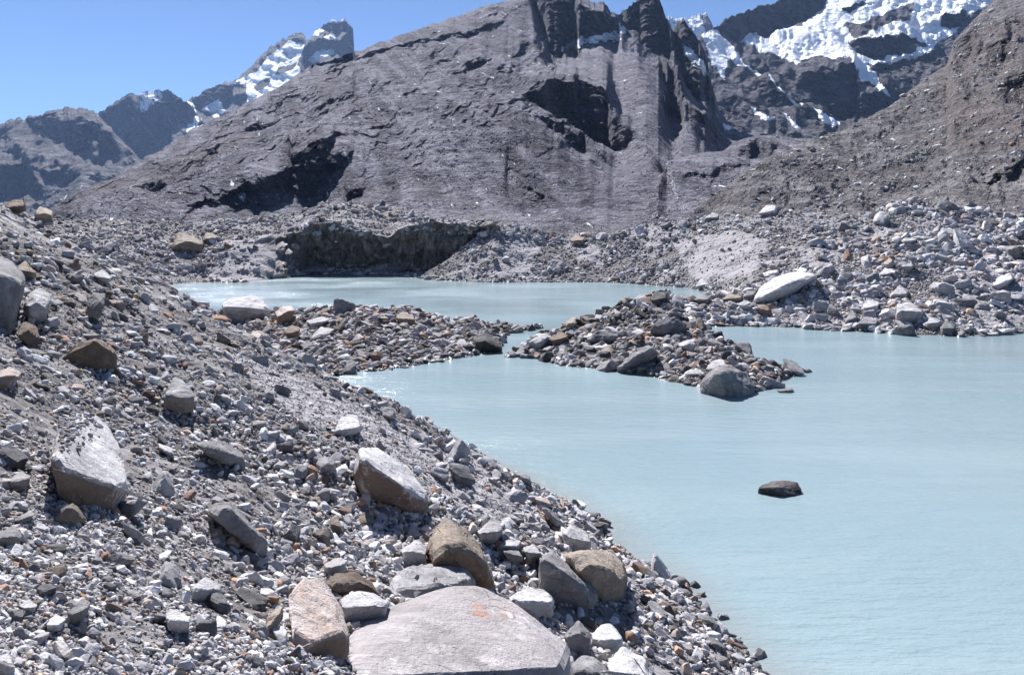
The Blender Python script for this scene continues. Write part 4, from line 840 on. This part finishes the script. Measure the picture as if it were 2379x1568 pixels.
B('right', Z4([(1546, 622), (1580, 568), (1604, 590), (1604, 642)]), Z4([(1560, 620), (1600, 605)]), 'grey', 'grey upright rock left of the waterline boulder on the right', cat='rock')
B('middle', Z4([(266, 247), (300, 218), (337, 235), (332, 267)]), Z4([(280, 250), (330, 245)]), 'tan', 'tan rock on the crest of the low part of middle moraine', cat='rock')

# ---- further rocks large enough to count, each one an object
HB = [(h[1], h[2], h[3], h[4]) for h in HERO]
NAMES = [  # short names for the landmarks, in the order built, used to say where the smaller rocks lie
 'the leaf-shaped boulder', 'the pyramid-shaped boulder', 'the olive brown wedge boulder', 'the small flat rock by the leaf-shaped boulder', 'the long low grey slab', 'the tilted plank-like slab', 'the white-topped rock on the lower left slope', 'the white-capped rock over a dark shadow', 'the squat white rock at lower left', 'the leftmost light rock at bottom left', 'the leaning grey rock at lower left', 'the bright-topped block by the left edge', 'the flat grey rock cut by the left edge', 'the grey flake by the left edge', 'the bluish rock in the bottom left corner',
 'the huge pinkish slab', 'the orange-edged slab', 'the rusty flake by the orange-edged slab', 'the creased pale boulder', 'the arched tan boulder', 'the brown-faced boulder', 'the speckled grey boulder', 'the tan boulder near the water', 'the lumpy pale block at the waterline', 'the flat-topped white block', 'the grey angular rock by the huge slab', 'the rounded white rock', 'the white boulder at the bottom edge', 'the grey boulder at the bottom edge', 'the pale block right of the arched boulder', 'the upper of two stacked rocks', 'the lower of two stacked rocks', 'the pale rock left of the speckled boulder', 'the pale block left of the arched boulder', 'the rounded pale rock of the bottom pile', 'the brown-faced rock of the bottom pile', 'the bluish white rock above the orange-edged slab', 'the tan upright rock', 'the small flat orange rock', 'the narrow grey slab by the shore', 'the thin dark flake at the gravel point', 'the dark-sided rock on the bank', 'the white triangular slab',
 'the big smooth grey boulder', 'the pale pointed boulder at the left', 'the shaded brown rock at the left', 'the upright grey boulder', 'the tan rock at the left edge', 'the white rock high on the slope', 'the brown skyline boulder', 'the tan boulder by the skyline', 'the reddish rock at the left edge',
 'the beige boulder of the far shore', 'the smaller beige boulder', 'the left boulder under the ice cliff', 'the right boulder under the ice cliff',
 'the white-topped boulder of the spit', 'the rusty wedge of the spit', 'the flat pale rock of the spit', 'the bluish block of the spit', 'the black rock of the spit', 'the tan block of the spit', 'the small tan block of the spit', 'the dark end boulder of the spit', 'the red-sided rock of the spit', 'the brown block of the spit',
 'the faceted boulder of the islet', 'the pale rock behind the faceted boulder', 'the tilted slab of the islet', 'the square block of the islet', 'the rounded waterline rock of the islet', 'the flat waterline rock of the islet', 'the broad flat rock of the islet', 'the rusty rock of the islet', 'the white rock of the islet', 'the pointed tip rock of the islet', 'the grey rock by the tilted slab', 'the flake in the water', 'the lone rock in the lake', 'the dark block on the islet ridge',
 'the whaleback boulder', 'the squared block on the right shore', 'the pale rock above the right shore', 'the grey waterline boulder on the right', 'the pale boulder by the squared block', 'the second rock right of the squared block', 'the flat rock near the right edge', 'the white pointed skyline boulder', 'the white flat crest boulder', 'the white rock on the far shore', 'the tan block by the whaleback', 'the rounded block by the whaleback', 'the pale rock below the whaleback', 'the dark brown rock below the whaleback', 'the grey rock on the neck', 'the long white boulder near the right edge', 'the white rock right of the dark brown one', 'the white angular rock of the right moraine', 'the middle white rock of the column', 'the topmost white rock of the column', 'the pale rock above the squared block', 'the upright rock on the right shore', 'the tan rock of the middle moraine']
assert len(NAMES) == len(HERO), (len(NAMES), len(HERO))
PROTO = []
_r = np.random.default_rng(77)
for k in range(18):
    V, T = stone_proto(3 if k % 3 else 4, _r, int(_r.integers(8, 14)), 30, _r.uniform(.5, .85))
    V = V * (1 + .09 * 2 * fbm(V[:, 0] * 1.6, V[:, 1] * 1.6, V[:, 2] * 1.6 + k * 9, 5, k, .55))[:, None]
    me = np_mesh('rock', V, T, {'stain': np.zeros(len(V))})
    PROTO.append({m: None for m in BM}); PROTO[-1]['mesh'] = me
ROCKS = []
def rocks(key, n, lo, hi, seed, weight=None, mats=('pale', 'pale', 'white', 'grey', 'grey', 'tan'), where='', group='', sink=.1):
    r = np.random.default_rng(seed); P = LAYERS[key]; done = 0
    pos, nr = sample(P, n * 14, r, weight, (20, 20, 2360, 1555))
    for i in range(len(pos)):
        if done >= n: break
        x, y = proj(pos[i])
        w = power(1, lo, hi, 2.2, r)[0]
        if any(abs(x - h[0]) < h[2] * .5 + w * .35 and abs(y - h[1]) < h[3] * .5 + w * .3 for h in HB): continue
        HB.append((x, y, w * 1.0, w * .7)); done += 1
        mat = mats[int(r.integers(len(mats)))]; pk = int(r.integers(len(PROTO)))
        pr = PROTO[pk]
        if pr[mat] is None: pr[mat] = pr['mesh'].copy(); pr[mat].name = 'rock'; pr[mat].materials.append(BM[mat])
        o = bpy.data.objects.new('rock', pr[mat]); COL.objects.link(o)
        s = w * pos[i][1] / F * .5
        R = frames(nr[i:i + 1], r.uniform(0, 6.28, 1), r.normal(0, .3, (1, 3)))[0]
        fl = r.uniform(.75, 1.15); el = r.uniform(.9, 1.35)
        M = Matrix(R.tolist()).to_4x4() @ Matrix.Diagonal((s * el, s, s * fl, 1)).to_4x4()
        M.translation = Vector(pos[i] + nr[i] * s * (.40 - sink)); o.matrix_world = M
        o['category'] = 'rock'; o['group'] = group
        ROCKS.append((o, x, y - w * .15, w, mat, where, fl))
W_pile = lambda x, y, P: np.exp(-((x - 1080) / 330) ** 2 - ((y - 1330) / 190) ** 2) + .10 + .9 * np.exp(-((x - 1560) / 150) ** 2 - ((y - 1420) / 130) ** 2)
rocks('slope', 46, 34, 74, 201, lambda x, y, P: W_pile(x, y, P) * (y > 1050) * (P[..., 2] > .15), where='on the near gravel slope', group='rocks on the near gravel slope')
rocks('slope', 20, 24, 44, 202, lambda x, y, P: (y < 1050) * (P[..., 2] > .15) * (y > 560), where='on the near gravel slope', group='rocks on the near gravel slope')
rocks('spit', 26, 26, 52, 203, lambda x, y, P: (x > 520) * 1., mats=('grey', 'grey', 'dark', 'tan', 'pale', 'brown'), where='on the left spit', group='rocks on the left spit')
rocks('islet', 40, 28, 60, 204, None, mats=('grey', 'grey', 'dark', 'dark', 'pale', 'tan'), where='on the islet', group='rocks on the islet')
rocks('right', 50, 26, 58, 205, lambda x, y, P: .25 + 2.0 * np.exp(-((y - 720) / 50) ** 2), mats=('pale', 'white', 'pale', 'grey', 'grey'), where='on the right moraine', group='rocks on the right moraine')
rocks('middle', 10, 20, 34, 206, lambda x, y, P: (x < 1700) * 1., where='on the middle moraine', group='rocks on the middle moraine')
rocks('far_left', 10, 18, 34, 207, lambda x, y, P: (x > 250) * 1., mats=('grey', 'tan', 'pale', 'grey'), where='on the far shore', group='rocks on the far shore')

def direction(dx, dy):
    a = math.degrees(math.atan2(-dy, dx)) % 360
    return ['right of', 'up and right of', 'above', 'up and left of', 'left of', 'down and left of', 'below', 'down and right of'][int((a + 22.5) // 45) % 8]
TONE = {'pale': 'pale grey', 'white': 'whitish', 'grey': 'mid grey', 'tan': 'tan', 'brown': 'brown', 'dark': 'dark', 'orange': 'orange-tinged'}
claims = {}
for i, R in enumerate(ROCKS):
    for j, H in enumerate(HERO):
        dx, dy = R[1] - H[1], R[2] - H[2]; d = math.hypot(dx, dy)
        claims.setdefault((j, direction(dx, dy), TONE[R[4]]), []).append((d, i))
cand = {i: [] for i in range(len(ROCKS))}
for (j, dr, tone), lst in claims.items():
    lst.sort()
    for rank, (d, i) in enumerate(lst[:4]):
        cand[i].append((d * (1 + .9 * rank), rank, j, dr, tone))
used = set()
for i, R in enumerate(ROCKS):
    for d, rank, j, dr, tone in sorted(cand[i]):
        shape = 'flat ' if R[6] < .82 else ('chunky ' if R[6] > 1.08 else '')
        lab = f"{shape}{tone} rock, {('nearest', 'second', 'third', 'fourth')[rank]} such {dr} {NAMES[j]}"
        if lab in used or len(lab.split()) > 16: continue
        used.add(lab); R[0]['label'] = lab; break
    else:
        R[0]['label'] = f"{TONE[R[4]]} rock lying {R[5]} among smaller stones"

# ---- all the smaller stones, far too many to count
inshore = lambda x, y, P: (P[..., 2] > -.1) * 1.
def bare(x, y, P):
    """pale dusty patches and the smooth bank carry fewer stones"""
    d = shore_x(P[..., 1]) - P[..., 0]
    k = bank_mask(x, y, P) * 1.12
    k = np.maximum(k, np.clip(fbm(P[..., 0] / 7, P[..., 1] / 7, 0, 4, 41) * 3.0 - .05, 0, 1))
    k = np.maximum(k, 1.0 * np.exp(-((x - 300) / 200) ** 2 - ((y - 1470) / 70) ** 2))
    return np.maximum(1 - .9 * k, .006)
def bare_loft(seed, key):
    return lambda x, y, P: (1 - .93 * fan_mask(key, x, y, P)) * bare_patch(seed, P)
def bare_patch(seed, P):
    return 1 - .85 * np.clip(fbm(P[..., 0] / 9, P[..., 1] / 9, P[..., 2] / 5, 4, seed + 77) * 3 - .05, 0, 1)
scatter(LAYERS['slope'], 7000, 12, 32, 2.5, 301, lambda x, y, P: (.05 + W_pile(x, y, P)) * bare(x, y, P), tint=(.58, .22), wb=.03)
scatter(LAYERS['slope'], 26000, 6, 17, 2.7, 302, bare, tint=(.58, .22), clump=2.6, grow=.5)
scatter(LAYERS['slope'], 700, 18, 34, 2.6, 320, bare, tint=(.62, .22), grow=.3)
scatter(LAYERS['slope'], 46000, 3.5, 9, 2.2, 303, bare, tint=(.55, .22), grow=.4, clump=1.1)
scatter(LAYERS['slope'], 4500, 2.5, 6, 2.2, 321, lambda x, y, P: .02 + bank_mask(x, y, P), tint=(.5, .2))
scatter(LAYERS['spit'], 4500, 7, 26, 2.0, 304, None, tint=(.44, .24), wb=.06)
scatter(LAYERS['spit'], 6000, 4, 9, 2.0, 305, None, tint=(.42, .2), wb=.05)
scatter(LAYERS['islet'], 4600, 7, 28, 1.9, 306, None, tint=(.36, .24), wb=.05)
scatter(LAYERS['islet'], 6000, 4, 9, 2.0, 307, None, tint=(.36, .2), wb=.05)
scatter(LAYERS['right'], 9000, 7, 28, 2.1, 308, bare_loft(151, 'right'), tint=(.62, .2), clump=7)
scatter(LAYERS['right'], 13000, 3.5, 9, 2.2, 309, bare_loft(151, 'right'), tint=(.58, .2))
scatter(LAYERS['middle'], 4500, 5, 16, 2.4, 310, bare_loft(171, 'middle'), tint=(.6, .2), clump=8)
scatter(LAYERS['middle'], 8000, 3, 7, 2.0, 311, bare_loft(171, 'middle'), tint=(.58, .2))
scatter(LAYERS['far_left'], 4500, 5, 17, 2.3, 312, lambda x, y, P: (1. - ((x > 600) & (x < 1130) & (y > 545) & (y < 614)) * .99) * (1 - .95 * fan_mask('far_left', x, y, P)), tint=(.55, .2), clump=8)
scatter(LAYERS['far_left'], 7500, 3, 7, 2.0, 313, lambda x, y, P: (1. - ((x > 600) & (x < 1130) & (y > 545) & (y < 614)) * .99) * (1 - .95 * fan_mask('far_left', x, y, P)), tint=(.55, .2))
scatter(LAYERS['hills121'], 3200, 3.5, 14, 2.8, 314, None, tint=(.6, .25), clump=40, maxm=6)
scatter(LAYERS['hills121'], 9000, 2, 5, 2.0, 315, None, tint=(.5, .2), clump=30)
scatter(LAYERS['mountain21'], 16000, 2, 6, 2.4, 316, lambda x, y, P: (.2 + np.clip((y - 150) / 250, 0, 1)) * 1., tint=(.5, .2), clump=110, flat=(.4, .6))
scatter(LAYERS['hills51'], 2600, 2, 6, 2.2, 317, None, tint=(.55, .22), clump=50)
scatter(LAYERS['hills51'], 420, 2.5, 6, 2.2, 318, lambda x, y, P: np.exp(-((x - 1548 - (y - 374) * .28) / 7) ** 2) * (y > 372) * (y < 470), tint=(.85, .1))
# gravel lying on the leaf-shaped boulder
_s = sample
for q, (ob, hx_, hy_, hw, hh, hY) in enumerate(HERO[:52]):      # grit banked up against the feet of the boulders
    if hw < 30 or q in (15, 49, 50): continue
    rq = np.random.default_rng(900 + q); nq = int(10 + hw * .35); rad = hw * hY / F
    an = rq.uniform(0, 6.28, nq); rr = rad * rq.uniform(.42, .72, nq)
    gx, gy = ob.location.x + np.cos(an) * rr, ob.location.y + .1 * rad + np.sin(an) * rr * .7
    gp = np.stack([gx, gy, slope_z(gx, gy)], 1)
    sample = lambda P, n, r, weight=None, box=None: (gp, np.tile(np.array([[.4, .2, .9]]), (len(gp), 1)))
    scatter(None, nq, 5, max(12, min(26, hw * .2)), 2.0, 950 + q, None, tint=(.55, .22))
sample = _s
h0 = HERO[0][0]; hv = np.array([v.co[:] for v in h0.data.vertices]) + np.array(h0.location); hx, hy = proj(hv)
hm = (hx > 142) & (hx < 232) & (hy > 966) & (hy < 1070) & (hx - 130 < (1074 - hy) * 1.3 + 30)
hp = hv[hm]
if len(hp) > 10:
    rq = np.random.default_rng(9); pick = hp[rq.integers(0, len(hp), 300)] + rq.normal(0, .008, (300, 3))
    LAYERS['top'] = None
    _s = sample
    sample = lambda P, n, r, weight=None, box=None: (pick, np.tile(np.array([[.1, -.3, .95]]), (len(pick), 1)))
    scatter(None, 300, 6, 16, 2.0, 319, None, tint=(.46, .18))
    sample = _s
me = np_mesh('stones', np.concatenate(SV), np.concatenate(SF), {'tint': np.concatenate(ST), 'warm': np.concatenate(SW)})
o = link('stones', me, M_STONE); o['kind'] = 'stuff'
o['label'] = 'countless loose grey and tan stones covering the slopes, spits and moraines'; o['category'] = 'stones'
print('stones verts', len(me.vertices), 'heroes', len(HERO), 'rocks', len(ROCKS))

# ---- thin mountain air
def haze():
    m = bpy.data.materials.new('mountain_air'); m.use_nodes = True; nt = m.node_tree; nt.nodes.clear()
    out = nt.nodes.new('ShaderNodeOutputMaterial'); v = nt.nodes.new('ShaderNodeVolumePrincipled')
    v.inputs['Color'].default_value = (.38, .58, 1, 1); v.inputs['Density'].default_value = HAZE; v.inputs['Anisotropy'].default_value = .2
    nt.links.new(v.outputs[0], out.inputs['Volume'])
    bm = bmesh.new(); bmesh.ops.create_cube(bm, size=1); me = bpy.data.meshes.new('haze'); bm.to_mesh(me); bm.free()
    o = link('haze', me, m); o.scale = (23000, 18000, 2700); o.location = (0, 5500, 2700 / 2 - 3.8); o['kind'] = 'stuff'
HAZE = 2.2e-5
if HAZE: haze()
